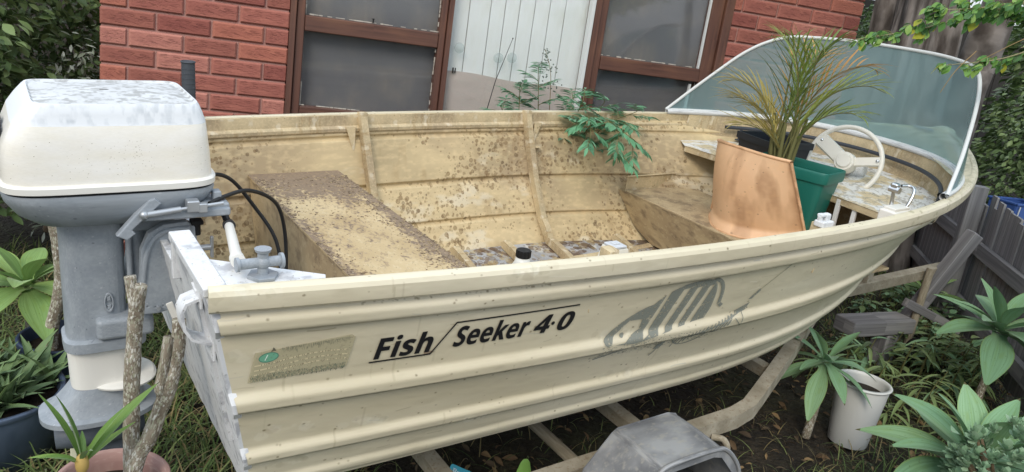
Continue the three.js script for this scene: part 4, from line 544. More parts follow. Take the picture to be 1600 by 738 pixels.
// ---------------------------------------------------------------- trailer under the boat (boat axes: it carries the hull)
{
  const gy = (x, z) => (-1.10 - 0 * x) - (x - .298) * .0612 + (z + .252) * .047; // ground in boat axes
  const t = boatThing('boat_trailer', 'weathered tan steel boat trailer with a grey mudguard under the hull', 'trailer', [1.3, gy(1.3, 0), 0]);
  const sec = [[-.026, -.03], [.026, -.03], [.026, .03], [-.026, .03]];
  for (const s of [1, -1]) {
    t.put('side_beam', sweep([[.62, -.833, s * .57], [.8, -.835, s * .57], [1.86, -.83, s * .57], [1.96, -.825, s * .555], [2.05, -.815, s * .52], [2.5, -.79, s * .33], [3.05, -.78, s * .07], [3.25, -.78, s * .03]], sec, [0, 1, 0], .3), M.beam);
    const g = t.put('mudguard', (() => { const P = [[.99, -.88], [1.04, -.72], [1.13, -.62], [1.15, -.608], [1.36, -.608], [1.40, -.62], [1.485, -.71], [1.53, -.87]]; const gs = [grid(P.length - 1, 6, (u, v) => { const p = P[Math.round(u * (P.length - 1))]; return [p[0], p[1] - .004 * Math.pow(v * 2 - 1, 2), s * lerp(.655, .865, v), u * .8, v * .22]; }), grid(P.length - 1, 2, (u, v) => { const p = P[Math.round(u * (P.length - 1))]; const k = v * .028; return [lerp(p[0], 1.25, k * 1.6), p[1] - k, s * .866, u * .8, v * .03]; }), grid(P.length - 1, 2, (u, v) => { const p = P[Math.round(u * (P.length - 1))]; return [lerp(p[0], 1.21, v * .3), p[1] - v * .05, s * .654, u * .8, v * .05]; })]; return toCreasedNormals(mergeGeometries(gs.map(norm)), .35).translate(.03, -.028, 0); })(), M.guard);
    part(g, 'rolled_edge', tube([[.99, -.88, s * .866], [1.04, -.72, s * .866], [1.13, -.62, s * .866], [1.15, -.609, s * .866], [1.36, -.609, s * .866], [1.40, -.62, s * .866], [1.485, -.71, s * .866], [1.53, -.87, s * .866]], .0075, 120, 8).translate(.03, -.028, 0), M.guard);
    part(g, 'stay', join(bx(.03, .006, .16, .002, .93, -.81, s * .63), bx(.03, .03, .12, .002, 1.45, -.80, s * .63)), M.beam);
    const w = t.put('wheel', (() => { const g2 = lathe([[.12, -.07], [.17, -.08], [.215, -.066], [.226, -.04], [.228, 0], [.226, .04], [.215, .066], [.17, .08], [.12, .07]], 40); g2.rotateX(Math.PI / 2); return g2.translate(1.25, -.94, s * .76); })(), M.rubber);
    part(w, 'rim', (() => { const g3 = lathe([[.001, .03], [.05, .035], [.06, .02], [.1, .01], [.12, .05], [.128, .06]], 32); g3.rotateX(Math.PI / 2 * s); return g3.translate(1.25, -.94, s * .76); })(), M.guard);
    t.put('spring_hanger', tube([[1.72, -.855, s * .60], [1.74, -.85, s * .635], [1.75, -.875, s * .65], [1.745, -.91, s * .645]], .012, 20, 8), M.beam);
    t.put('leaf_spring', join(bx(.7, .008, .04, .002, 1.3, -.905, s * .6), bx(.5, .008, .04, .002, 1.28, -.915, s * .6)), M.beam);
    t.put('bunk', bx(1.5, .06, .09, .006, 1.1, -.672, s * .3), mat(0x4a4a48, .95));
  }
  for (const x of [.72, 1.46, 2.25]) t.put('cross_member', bx(.05, .05, x > 2 ? .8 : 1.12, .004, x, x > 2 ? -.81 : -.83, 0), M.beam);
  for (const x of [.72, 1.46]) for (const z of [-.3, .3]) t.put('bunk_post', bx(.04, .12, .03, .003, x, -.75, z), M.beam);
  t.put('axle', rod([1.25, -.94, -.76], [1.25, -.94, .76], .022), M.beam);
  t.put('drawbar', bx(1.5, .06, .06, .004, 3.7, -.78, 0), M.beam);
  t.put('winch_post', join(bx(.05, .55, .05, .004, 3.55, -.5, 0), bx(.12, .08, .1, .004, 3.5, -.24, 0)), M.beam);
  const jw = t.put('jockey_stand', rod([4.1, -.72, .06], [4.1, gy(4.1, .06), .06], .022), M.beam); part(jw, 'wheel', new THREE.TorusGeometry(.06, .025, 10, 24).translate(4.1, gy(4.1, .06) + .08, .1), M.rubber);
}
// ---------------------------------------------------------------- plants and pots
const basis = (dir, upv = V(0, 1, 0), rollA = 0) => { const x = dir.clone().normalize(); let z = new THREE.Vector3().crossVectors(x, upv); if (z.length() < 1e-3) z = V(0, 0, 1); z.normalize(); const y = new THREE.Vector3().crossVectors(z, x); const m = new THREE.Matrix4().makeBasis(x, y, z); return new THREE.Quaternion().setFromRotationMatrix(m).multiply(new THREE.Quaternion().setFromAxisAngle(V(1, 0, 0), rollA)); };
function leafAt(parent, geo, m, p, dir, s = 1, rollA = 0, name = 'leaf') { const o = part(parent, name, geo, m); o.position.copy(p); o.quaternion.copy(basis(dir, V(0, 1, 0), rollA)); o.scale.setScalar(s); return o; }
function leafCloud(parent, name, geo, mats, list, top) { // list of {p, d, s, r}: the `top` nearest the camera as single leaves, the rest as one instanced part
  const eye = EYE.clone().sub(parent.position); list.sort((a, b) => a.p.distanceToSquared(eye) - b.p.distanceToSquared(eye));
  const gs = Array.isArray(geo) ? geo : [geo]; list.slice(0, top).forEach((l, i) => leafAt(parent, gs[i % gs.length], mats[(i * 7 + 3) % mats.length], l.p, l.d, l.s, l.r));
  const rest = list.slice(top); if (!rest.length) return;
  mats.forEach((m, mi) => { const sub = rest.filter((_, i) => i % mats.length === mi); if (!sub.length) return; const im = new THREE.InstancedMesh(gs[mi % gs.length], m, sub.length); im.name = name; im.userData.kind = 'stuff'; im.castShadow = im.receiveShadow = true; const M4 = new THREE.Matrix4(); sub.forEach((l, i) => im.setMatrixAt(i, M4.compose(l.p, basis(l.d, V(0, 1, 0), l.r), V(l.s, l.s, l.s)))); parent.add(im); });
}
function rosette(name, label, cat, pos, { n = 16, L = .3, W = .09, mats = LM.agave, seed = 1, stem = 0, bend = .7, elev = [.15, 1.25], fold = .3, shape = .5, group, start = 0 } = {}) {
  const t = thing(name, label, cat, pos, group), R = rng(seed);
  const gs = [0, 1, 2].map((k) => leafGeo(L, W * (1 + .12 * k), { bend: bend * (.7 + .35 * k), fold, n: 12, shape, base: .55 }));
  if (stem) part(t, 'stem', taper([[0, 0, 0], [.01, stem * .5, 0], [0, stem, 0]], [.02, .018, .016], 8, 8), M.bark);
  for (let i = 0; i < n; i++) { const k = i / (n - 1), a = start + i * 2.39996, e = lerp(elev[0], elev[1], Math.pow(k, 1.2)) + (R() - .5) * .2; const s = lerp(1.08, .62, k) * (.9 + R() * .2); leafAt(t, gs[Math.floor(R() * 3)], mats[Math.floor(R() * mats.length)], V(Math.cos(a) * .012, stem + k * L * .12, Math.sin(a) * .012), V(Math.cos(a) * Math.cos(e), Math.sin(e), Math.sin(a) * Math.cos(e)), s, (R() - .5) * .3); }
  return t;
}
function potProfile(r, h, rimH = .03, wall = .012, foot = .75) { return [[.001, 0], [r * foot, 0], [lerp(r * foot, r, (h - rimH) / h) - .004, h - rimH], [r, h - rimH + .002], [r + .003, h - .004], [r, h], [r - wall, h], [r - wall - .002, h - rimH], [r * foot - wall, .012], [.001, .012]]; }
function pot(name, label, pos, r, h, m, o = {}) { const t = thing(name, label, 'pot', pos); part(t, 'wall', lathe(potProfile(r, h, o.rim, o.wall, o.foot), 56), m); part(t, 'soil', lathe([[r - .016, h - .05], [.001, h - .035]], 32), M.soil); return t; }

// left: frangipani stems in a clay pot beside the motor
pot('clay_pot', 'pinkish terracotta pot with frangipani stems, in front of the motor', [-.277, 0, -1.735], .122, .462, M.clay, { wall: .016 });
{
  const t = thing('frangipani', 'two bare lichen-spotted frangipani stems rising from the terracotta pot', 'shrub', [-.24, .435, -1.735]);
  const w = (x, y, z = -1.735) => [x + .24, y - .435, z + 1.735];
  const a = part(t, 'stem', taper([w(-.236, .43), w(-.238, .60), w(-.238, .70), w(-.234, .82), w(-.229, .90)], [.0185, .018, .0175, .0165, .0155], 40, 12, .18), M.bark);
  part(a, 'branch', taper([w(-.230, .885), w(-.240, .92, -1.745), w(-.247, .955, -1.75)], [.0155, .0135, .0125], 10, 12, .15), M.bark); part(a, 'branch', taper([w(-.230, .885), w(-.224, .915, -1.725), w(-.220, .945, -1.72)], [.0155, .014, .013], 10, 12, .15), M.bark);
  const b = part(t, 'stem', taper([w(-.238, .43, -1.72), w(-.222, .52, -1.72), w(-.20, .566, -1.725), w(-.176, .640), w(-.163, .682), w(-.152, .74), w(-.143, .80), w(-.143, .86)], [.019, .0185, .018, .0175, .0185, .0165, .016, .0145], 50, 12, .2), M.bark);
  part(b, 'branch', taper([w(-.168, .668), w(-.178, .685, -1.73), w(-.172, .74, -1.725), w(-.163, .822, -1.725)], [.015, .0135, .012, .0105], 20, 12, .15), M.bark);
}
{ // strap-leaved offset in the same pot
  const t = thing('strap_plant', 'small green strap-leaved plant at the front of the terracotta pot', 'plant', [-.318, .565, -1.625]), R = rng(811);
  const gs = [leafGeo(.2, .026, { bend: .3, fold: .5, n: 12, shape: .45, base: .6 }), leafGeo(.13, .02, { bend: .9, fold: .5, n: 12, shape: .45, base: .6 })];
  for (const [az, e, s, k] of [[-.35, .95, 1.15, 0], [.1, 1.15, .9, 0], [2.9, .75, .85, 1], [2.4, .95, .8, 1], [3.5, 1.2, .95, 0], [1.2, 1.25, .8, 1], [4.6, .95, .7, 1], [-1.2, .8, .7, 1], [5.6, .6, .7, 0], [3.1, 1.45, .9, 0]]) leafAt(t, gs[k], LM.strap[Math.floor(R() * 3)], V(0, 0, 0), V(Math.cos(az) * Math.cos(e), Math.sin(e), Math.sin(az) * Math.cos(e)), s, (R() - .5) * .8);
  part(t, 'bulb', new THREE.SphereGeometry(.014, 12, 10).scale(1, 1.8, 1).translate(0, .005, 0), mat(0xb59a58, .7));
}
{ const t = thing('garden_stake', 'pale wooden stake upright behind the terracotta pot', 'stake', [-.461, 0, -2.25]); part(t, 'stake', bx(.018, .355, .012, .003, 0, .177, 0), mat(0xcfd0b8, .8)); part(t, 'point', new THREE.ConeGeometry(.012, .04, 4).rotateX(Math.PI).translate(0, -.01, 0), mat(0xcfd0b8, .8)); }
// big blue-grey pot with aloes, third frangipani stem in a second pot behind
pot('plastic_tub', 'large blue-grey round pot full of aloes on the grass', [-.80, 0, -2.62], .235, .23, M.potBlue, { rim: .02, foot: .86 });
{ const t = thing('aloe_clump', 'crowded clump of grey-green aloes in the blue-grey pot', 'aloe', [-.80, .19, -2.62]), R = rng(821); const gs = [0, 1, 2].map((k) => leafGeo(.17, .034, { bend: .2 + .3 * k, fold: .55, n: 8, shape: .3, base: .9 }));
  for (let r = 0; r < 30; r++) { const a = R() * 6.3, d = Math.sqrt(R()) * .20, c = V(Math.cos(a) * d, 0, Math.sin(a) * d); const n = 9; for (let i = 0; i < n; i++) { const az = i * 2.4 + r, e = .45 + .95 * i / n + (R() - .5) * .2; leafAt(t, gs[i % 3], LM.aloe[Math.floor(R() * 3)], c, V(Math.cos(az) * Math.cos(e), Math.sin(e), Math.sin(az) * Math.cos(e)), .65 + R() * .5); } }
}
pot('dark_pot', 'dark blue plastic pot behind the aloe pot, holding a bare trunk', [-.64, 0, -2.98], .15, .26, mat(0x34425c, .6), { foot: .8 });
{ const t = thing('frangipani', 'single bare lichen-spotted trunk behind the motor leg', 'shrub', [-.66, .2, -2.95]); const w = (x, y) => [x + .66, y - .2, 0];
  part(t, 'stem', taper([w(-.676, .20), w(-.672, .30), w(-.645, .44), w(-.642, .56), w(-.66, .70), w(-.685, .82), w(-.70, 1.0)], [.024, .023, .022, .021, .02, .019, .017], 50, 12, .18), M.bark); }
rosette('agave', 'light green soft agave on a short bare stem behind the frangipani trunk', 'agave', [-.80, 0, -3.15], { n: 17, L: .30, W: .10, seed: 5, stem: .37, mats: LM.agave, elev: [-.15, 1.15], start: 2.6 });
// hedge and shrubs left of the house
function shrub(name, label, pos, rx, ry, rz, n, geo, mats, seed, { top = 120, droop = .2, size = [.7, 1.25], trunkH = .4 } = {}) {
  const t = thing(name, label, 'shrub', pos), R = rng(seed);
  part(t, 'trunk', taper([[0, 0, 0], [.04, trunkH * .6, .02], [-.02, ry * .9, 0]], [.05, .04, .02], 14, 8, .15), woodMat);
  for (let i = 0; i < 9; i++) { const a = R() * 6.3, y = ry * (.3 + R() * .5); part(t, 'limb', taper([[0, y * .7, 0], [Math.cos(a) * rx * .4, y * 1.1, Math.sin(a) * rz * .4], [Math.cos(a) * rx * .85, y * 1.35, Math.sin(a) * rz * .85]], [.018, .012, .004], 10, 6), woodMat); }
  const list = []; const clumps = []; for (let i = 0; i < n / 14; i++) { const a = R() * 6.3, e = Math.acos(1 - 1.7 * R()), r = Math.pow(R(), .33); clumps.push(V(rx * r * Math.sin(e) * Math.cos(a), ry * (1 + r * Math.cos(e)), rz * r * Math.sin(e) * Math.sin(a))); }
  for (let i = 0; i < n; i++) { const c = clumps[i % clumps.length]; const p = c.clone().add(V((R() + R() - 1) * .13, (R() + R() - 1) * .12, (R() + R() - 1) * .13)); const d = V(p.x / rx + (R() - .5) * 1.6, (R() - .5) * 1.2 - droop, p.z / rz + (R() - .5) * 1.6).normalize(); list.push({ p, d, s: lerp(size[0], size[1], R()), r: (R() - .5) * 1.6 }); }
  leafCloud(t, 'foliage', geo, mats, list, top); return t;
}
const hedgeLeaf = [leafGeo(.075, .036, { bend: .35, fold: .2, n: 5, shape: .5, base: .1 }), leafGeo(.065, .034, { bend: .5, fold: .2, n: 5, shape: .5, base: .1 })];
shrub('camellia_shrub', 'dense dark glossy-leaved shrub at the far left of the picture', [-1.62, 0, -4.3], .62, 1.0, .55, 6500, hedgeLeaf, LM.hedge, 901, { top: 200 });
shrub('camellia_shrub', 'dark glossy-leaved shrub between the house corner and the far left shrub', [-1.15, 0, -5.1], .6, 1.05, .5, 5000, hedgeLeaf, LM.hedge, 902, { top: 60 });
const silverLeaf = leafGeo(.05, .014, { bend: .3, fold: .3, n: 4, shape: .5 });
shrub('silver_shrub', 'silvery small-leaved shrub catching the light beside the brick corner', [-.92, 0, -4.55], .17, .62, .16, 900, silverLeaf, LM.silver, 903, { top: 80, trunkH: .7 });
// nandina between the boat and the house
{
  const t = thing('nandina', 'green fine-leaved bamboo shrub leaning over the far gunwale of the boat', 'shrub', [1.36, 0, -3.72]), R = rng(931); const list = []; const gs = [leafGeo(.056, .016, { bend: .4, fold: .25, n: 4, shape: .42 }), leafGeo(.048, .014, { bend: .6, fold: .25, n: 4, shape: .42 })];
  const w = (x, y, z) => [x - 1.36, y, z + 3.72];
  const spray = (pts, len, k) => { const c = curve(pts); const st = part(t, 'stem', taper(pts, [.005, .004, .0025, .0015], 24, 6), stemMat); for (let i = 0; i < k; i++) { const u = .70 + .30 * i / (k - 1), p = c.getPointAt(u), tg = c.getTangentAt(u); const az = i * 2.3 + R(); const d = V(Math.cos(az), .15, Math.sin(az)).addScaledVector(tg, .7).normalize(); const L = len * (1.5 - u * .8); const e = p.clone().addScaledVector(d, L).add(V(0, -L * .25, 0)); part(st, 'twig', taper([p, p.clone().lerp(e, .5).add(V(0, L * .06, 0)), e], [.0018, .0013, .0008], 8, 4), stemMat);
      for (let j = 0; j <= 7; j++) { const q = p.clone().lerp(e, .22 + .11 * j); for (const s of j === 7 ? [0] : [-1, 1]) { const side = new THREE.Vector3().crossVectors(d, V(0, 1, 0)).normalize(); list.push({ p: q.clone(), d: d.clone().multiplyScalar(.7).addScaledVector(side, s * .8).add(V(0, -.1 - R() * .25, 0)).normalize(), s: .8 + R() * .5, r: (R() - .5) * .8 }); } } } };
  const base = w(1.38, 0, -3.72);
  spray([base, w(1.32, .7, -3.74), w(1.22, 1.08, -3.73), w(1.15, 1.20, -3.70)], .16, 15);
  spray([base, w(1.34, .7, -3.74), w(1.27, 1.10, -3.73), w(1.24, 1.30, -3.71)], .14, 15);
  spray([base, w(1.38, .8, -3.72), w(1.36, 1.18, -3.72), w(1.33, 1.40, -3.73)], .14, 15);
  spray([base, w(1.44, .8, -3.70), w(1.48, 1.1, -3.68), w(1.52, 1.30, -3.66)], .14, 15);
  spray([base, w(1.48, .8, -3.62), w(1.54, 1.15, -3.52), w(1.60, 1.30, -3.46)], .15, 10);
  spray([base, w(1.50, .8, -3.60), w(1.60, 1.17, -3.46), w(1.74, 1.28, -3.38)], .15, 10);
  spray([base, w(1.46, .8, -3.56), w(1.52, 1.20, -3.38), w(1.56, 1.22, -3.22), w(1.575, 1.10, -3.14)], .13, 12);
  spray([base, w(1.42, .8, -3.58), w(1.45, 1.17, -3.42), w(1.45, 1.24, -3.28), w(1.43, 1.16, -3.18)], .12, 10);
  spray([base, w(1.50, .8, -3.58), w(1.60, 1.20, -3.40), w(1.64, 1.22, -3.26), w(1.65, 1.13, -3.18)], .12, 10);
  spray([base, w(1.44, .8, -3.62), w(1.46, 1.12, -3.52), w(1.46, 1.30, -3.40)], .14, 14);
  leafCloud(t, 'foliage', gs, LM.nandina, list, 280);
  // grey seed head
  const sh = part(t, 'seed_head', taper([w(1.42, 1.2, -3.72), w(1.40, 1.4, -3.74), w(1.36, 1.5, -3.75)], [.002, .0015, .001], 10, 5), dryMat); const q = []; for (let i = 0; i < 60; i++) { const u = R(), p = V(...w(lerp(1.42, 1.36, u), lerp(1.30, 1.5, u), -3.735)).add(V((R() - .5) * .12 * (1.1 - u), (R() - .5) * .03, (R() - .5) * .06)); q.push(norm(new THREE.SphereGeometry(.004, 5, 4).translate(p.x, p.y, p.z))); } part(sh, 'seeds', mergeGeometries(q), mat(0x6d7a70, .9));
}
// right: potted agave, agaves, jade bush
pot('white_pot', 'tall white plastic pot on the grass beside the bow', [2.62, 0, -2.46], .118, .30, M.potWhite, { foot: .72, rim: .012 });
rosette('agave', 'dark green agave leaning over the left rim of the white pot', 'agave', [2.42, 0, -2.50], { n: 18, L: .27, W: .065, seed: 21, stem: .36, mats: LM.agaveB, elev: [-.5, 1.2], bend: .6 });
rosette('agave', 'large pale green agave at the lower right beside the jade bush', 'agave', [2.42, 0, -1.72], { n: 20, L: .42, W: .13, seed: 22, stem: .34, mats: LM.agaveB, elev: [.0, 1.2], bend: .5, start: .6 });
rosette('agave', 'blue-green agave at the right edge, before the paling fence', 'agave', [3.44, 0, -2.54], { stem: .5, n: 18, L: .36, W: .11, seed: 23, mats: LM.agaveB, elev: [-.1, 1.2], bend: .55 });
rosette('agave', 'small yellow-green agave at the foot of the paling fence', 'agave', [4.42, 0, -3.85], { stem: .22, n: 13, L: .28, W: .07, seed: 24, mats: LM.agave, elev: [.0, 1.3], bend: .3 });
{ // jade bush of small rosettes
  const t = thing('jade_bush', 'pale grey-green succulent bush of small rosettes at the lower right corner', 'succulent', [2.30, 0, -1.50]), R = rng(951); const list = []; const g = [leafGeo(.032, .02, { bend: -.5, fold: .15, n: 4, shape: .62, base: .3 }), leafGeo(.026, .018, { bend: -.6, fold: .15, n: 4, shape: .62, base: .3 })];
  part(t, 'stem', taper([[0, 0, 0], [.02, .2, 0], [0, .45, 0]], [.03, .025, .015], 10, 8), woodMat);
  for (let k = 0; k < 130; k++) { const a = R() * 6.3, e = Math.acos(1 - 1.5 * R()), r = .75 + R() * .25; const c = V(.19 * r * Math.sin(e) * Math.cos(a), .44 + .20 * r * Math.cos(e), .19 * r * Math.sin(e) * Math.sin(a)); if (k % 8 === 0) part(t, 'branch', taper([[0, .3, 0], [c.x * .5, (c.y + .3) / 2, c.z * .5], [c.x, c.y, c.z]], [.009, .007, .005], 8, 6), woodMat); const up = V(c.x, (c.y - .40) * 1.2, c.z).normalize(); for (let i = 0; i < 14; i++) { const az = i * 2.4, ee = .2 + 1.1 * i / 14; const s = new THREE.Vector3().crossVectors(up, V(.3, .8, .5)).normalize(), s2 = new THREE.Vector3().crossVectors(up, s); list.push({ p: c.clone().addScaledVector(up, .01 * i / 14), d: s.clone().multiplyScalar(Math.cos(az) * Math.cos(ee)).addScaledVector(s2, Math.sin(az) * Math.cos(ee)).addScaledVector(up, Math.sin(ee)), s: .8 + R() * .5, r: 0 }); } }
  leafCloud(t, 'foliage', g, LM.jade, list, 260);
}
// weeds and ground cover before the fence
{ const R = rng(961); const g = leafGeo(.09, .045, { bend: .6, fold: .2, n: 5, shape: .5 }), g2 = leafGeo(.16, .022, { bend: .9, fold: .35, n: 6, shape: .4 }); for (const [x, z, n, sp, gg, lab] of [[4.35, -3.9, 34, .9, g, 'low dark leafy weeds between the leaning post and the fence'], [3.75, -3.25, 30, .8, g, 'low broad-leaved weeds beside the timber sleeper under the bow'], [3.25, -2.75, 26, .8, g2, 'strappy green weeds between the white pot and the blue-green agave'], [4.0, -3.0, 22, .6, g2, 'narrow-leaved green weeds at the near foot of the paling fence']]) { const t = thing('weed_clump', lab, 'weeds', [x, 0, z]), list = []; for (let k = 0; k < n; k++) { const b = V((R() - .5) * sp, 0, (R() - .5) * sp), h = .06 + R() * .24; part(t, 'stem', taper([b, b.clone().add(V(.02, h * .6, 0)), b.clone().add(V(.03, h, .02))], [.004, .003, .002], 6, 5), stemMat); for (let i = 0; i < 10; i++) { const az = R() * 6.3; list.push({ p: b.clone().add(V(.02, h * (.4 + .6 * i / 10), 0)), d: V(Math.cos(az), .3 - R() * .4, Math.sin(az)).normalize(), s: .6 + R() * .6, r: 0 }); } } leafCloud(t, 'foliage', gg, LM.hedge.concat(LM.agaveB), list, 70); } }
// ---------------------------------------------------------------- paling fence, trees, odds and ends on the right
{
  const A = V(4.21, 0, -3.07), d = V(.557, 0, -.83).normalize(), nrm = V(-d.z, 0, d.x); // runs away behind the bow
  const t = thing('paling_fence', 'weathered grey timber paling fence behind the bow', 'fence', [4.95, 0, -4.05]), R = rng(1001), q = new THREE.Quaternion().setFromUnitVectors(V(1, 0, 0), d);
  const fenceAt = (s) => A.clone().addScaledVector(d, s);
  const base = t.position; const pal = [0, 1, 2, 3].map((k) => planarUV(extrude([[-.049, 0], [.049, 0], [.049, 1.0], [.044, 1.006], [-.046, 1.002], [-.049, .998]], .016, .002).translate(0, 0, 0)));
  for (let i = 0; i < 46; i++) { const p = fenceAt(-1.6 + i * .103).sub(base); const o = part(t, 'paling', pal[i % 4], M.fence); o.position.copy(p).add(V(0, .02 + R() * .02, 0)); o.quaternion.copy(q).multiply(new THREE.Quaternion().setFromEuler(new THREE.Euler((R() - .5) * .02, 0, (R() - .5) * .03))); o.scale.y = .84 + R() * .08; }
  for (const y of [.2, .6]) { const o = part(t, 'rail', planarUV(bx(4.8, .09, .04, .004)), M.fenceH); o.position.copy(fenceAt(.72)).sub(base).add(V(0, y, 0)).addScaledVector(nrm, -.035); o.quaternion.copy(q); }
  for (const s of [-1.2, .9, 2.9]) { const o = part(t, 'post', bx(.1, 1.0, .1, .006, 0, .5, 0), M.fence); o.position.copy(fenceAt(s)).sub(base).addScaledVector(nrm, -.1); o.quaternion.copy(q); }
}
{ const t = thing('timber_post', 'old grey timber post leaning beside the bow', 'post', [3.63, 0, -3.36]); const o = part(t, 'post', bx(.085, .95, .07, .008, 0, .42, 0), M.fence); o.rotation.z = -.42; o.rotation.x = .1; const b = part(t, 'brace', bx(.5, .05, .04, .004, .1, .35, .1), M.fenceH); b.rotation.z = -.35; }
{ const t = thing('timber_sleeper', 'short grey timber sleeper lying under the bow', 'sleeper', [3.42, .0, -3.25]); part(t, 'block', bx(.09, .2, .12, .01, .1, .1, 0), M.fence); const o = part(t, 'sleeper', bx(.5, .09, .15, .012, 0, .245, 0), M.fenceH); o.rotation.y = .12; }
{ // big old tree with fluted grey trunk behind the right end of the house
  const t = thing('old_tree', 'big old tree with a fluted grey trunk behind the right end of the house', 'tree', [5.35, 0, -5.6]);
  const tr = grid(64, 30, (u, v) => { const a = u * Math.PI * 2, y = v * 4.2; const r = (.30 + .22 * Math.exp(-y * 1.4)) * (1 + .20 * Math.sin(a * 5 + y * .5) + .10 * Math.sin(a * 11 - y * .8) + .05 * vnoise(u * 20, v * 12, 20, 4)); return [Math.cos(a) * r + .10 * Math.sin(y * .9), y, Math.sin(a) * r, u * 2.2, y * .8]; }, true); part(t, 'trunk', tr, M.trunk);
  const R = rng(1011); for (let i = 0; i < 7; i++) { const a = R() * 6.3; part(t, 'limb', taper([[0, 2.6 + i * .2, 0], [Math.cos(a) * .8, 3.4 + R(), Math.sin(a) * .8], [Math.cos(a) * 1.8, 4.2 + R(), Math.sin(a) * 1.8]], [.16, .1, .03], 14, 8, .1), M.trunk); }
  const list = []; for (let k = 0; k < 90; k++) { const a = R() * 6.3, e = Math.acos(1 - 1.6 * R()), r = Math.pow(R(), .4); const c = V(2.1 * r * Math.sin(e) * Math.cos(a), 4.6 + 1.3 * r * Math.cos(e), 2.1 * r * Math.sin(e) * Math.sin(a)); for (let i = 0; i < 30; i++) list.push({ p: c.clone().add(V((R() - .5) * .7, (R() - .5) * .5, (R() - .5) * .7)), d: V(R() - .5, -.3 + R() * .4, R() - .5).normalize(), s: 1.2 + R(), r: R() * 3 }); }
  leafCloud(t, 'crown', leafGeo(.09, .05, { bend: .4, n: 4 }), LM.hedge, list, 0);
}
{ const t = thing('old_tree', 'slimmer grey trunk right of the big fluted trunk', 'tree', [6.05, 0, -5.55]); part(t, 'trunk', taper([[0, 0, 0], [.05, 1.2, 0], [.2, 2.6, 0], [.3, 4.2, .1]], [.24, .17, .15, .1], 30, 20, .25), M.trunk); const R = rng(1013), list = []; for (let k = 0; k < 50; k++) { const c = V(.3 + (R() - .5) * 2, 4.2 + R() * 1.4, (R() - .5) * 2); for (let i = 0; i < 24; i++) list.push({ p: c.clone().add(V((R() - .5) * .6, (R() - .5) * .4, (R() - .5) * .6)), d: V(R() - .5, -.2, R() - .5).normalize(), s: 1.2 + R(), r: R() * 3 }); } leafCloud(t, 'crown', leafGeo(.09, .05, { bend: .4, n: 4 }), LM.hedge, list, 0); }
shrub('dark_shrub', 'dark dense shrub beyond the paling fence at the right edge', [7.6, 0, -5.6], .8, 1.0, .75, 5200, hedgeLeaf, LM.hedge, 1021, { top: 40 });
shrub('dark_shrub', 'dark shrub in the gap between the house end and the big trunk', [4.55, 0, -6.4], .75, 1.1, .6, 4200, hedgeLeaf, LM.hedge, 1022, { top: 20 });
shrub('dark_shrub', 'dark shrub behind the two old trunks', [6.6, 0, -7.2], 1.1, 1.3, .7, 5200, hedgeLeaf, LM.hedge, 1023, { top: 0 });
shrub('dark_shrub', 'tall dark shrub at the far right behind the other shrubs', [9.0, 0, -6.3], 1.2, 1.9, 1.2, 9000, hedgeLeaf, LM.hedge, 1024, { top: 0, size: [1.2, 2] });
{ const t = thing('plastic_crate', 'blue plastic crate beyond the fence at the right edge', 'crate', [6.75, .46, -5.2]); const m = mat(0x3f5fa0, .5); for (const [x, z, w, d] of [[0, .14, .4, .012], [0, -.14, .4, .012], [.2, 0, .012, .28], [-.2, 0, .012, .28]]) { part(t, 'side', bx(w, .2, d, .004, x, .12, z), m); } part(t, 'rim', join(bx(.42, .02, .03, .005, 0, .22, .145), bx(.42, .02, .03, .005, 0, .22, -.145), bx(.03, .02, .28, .005, .2, .22, 0), bx(.03, .02, .28, .005, -.2, .22, 0)), m); part(t, 'base', bx(.4, .012, .28, .003, 0, .02, 0), m); part(t, 'handle', rod([-.18, .05, .16], [-.17, .2, .16], .006), M.trim); }
{ const t = thing('timber_stand', 'rough timber stand carrying the blue crate', 'stand', [6.75, -.06, -5.2]); for (const [x, z] of [[-.2, -.12], [.2, -.12], [-.2, .12], [.2, .12]]) part(t, 'leg', bx(.05, .5, .05, .004, x, .25, z), M.fence); part(t, 'top', bx(.5, .02, .36, .003, 0, .511, 0), M.fenceH); }
{ // side boundary far behind everything
  const t = thing('boundary_fence', 'dark timber boundary fence far behind the shrubs', 'fence', [2, 0, -9]); const g = bx(.2, 2.6, .02, .004, 0, 1.3, 0), m = mat(0x3a3734, .95); for (let i = 0; i < 110; i++) { const o = part(t, 'board', g, m); o.position.set(-11 + i * .205, 0, i % 2 * .006); } for (const y of [.5, 2]) part(t, 'rail', bx(22.6, .08, .05, .005, .2, y, -.04), m);
}
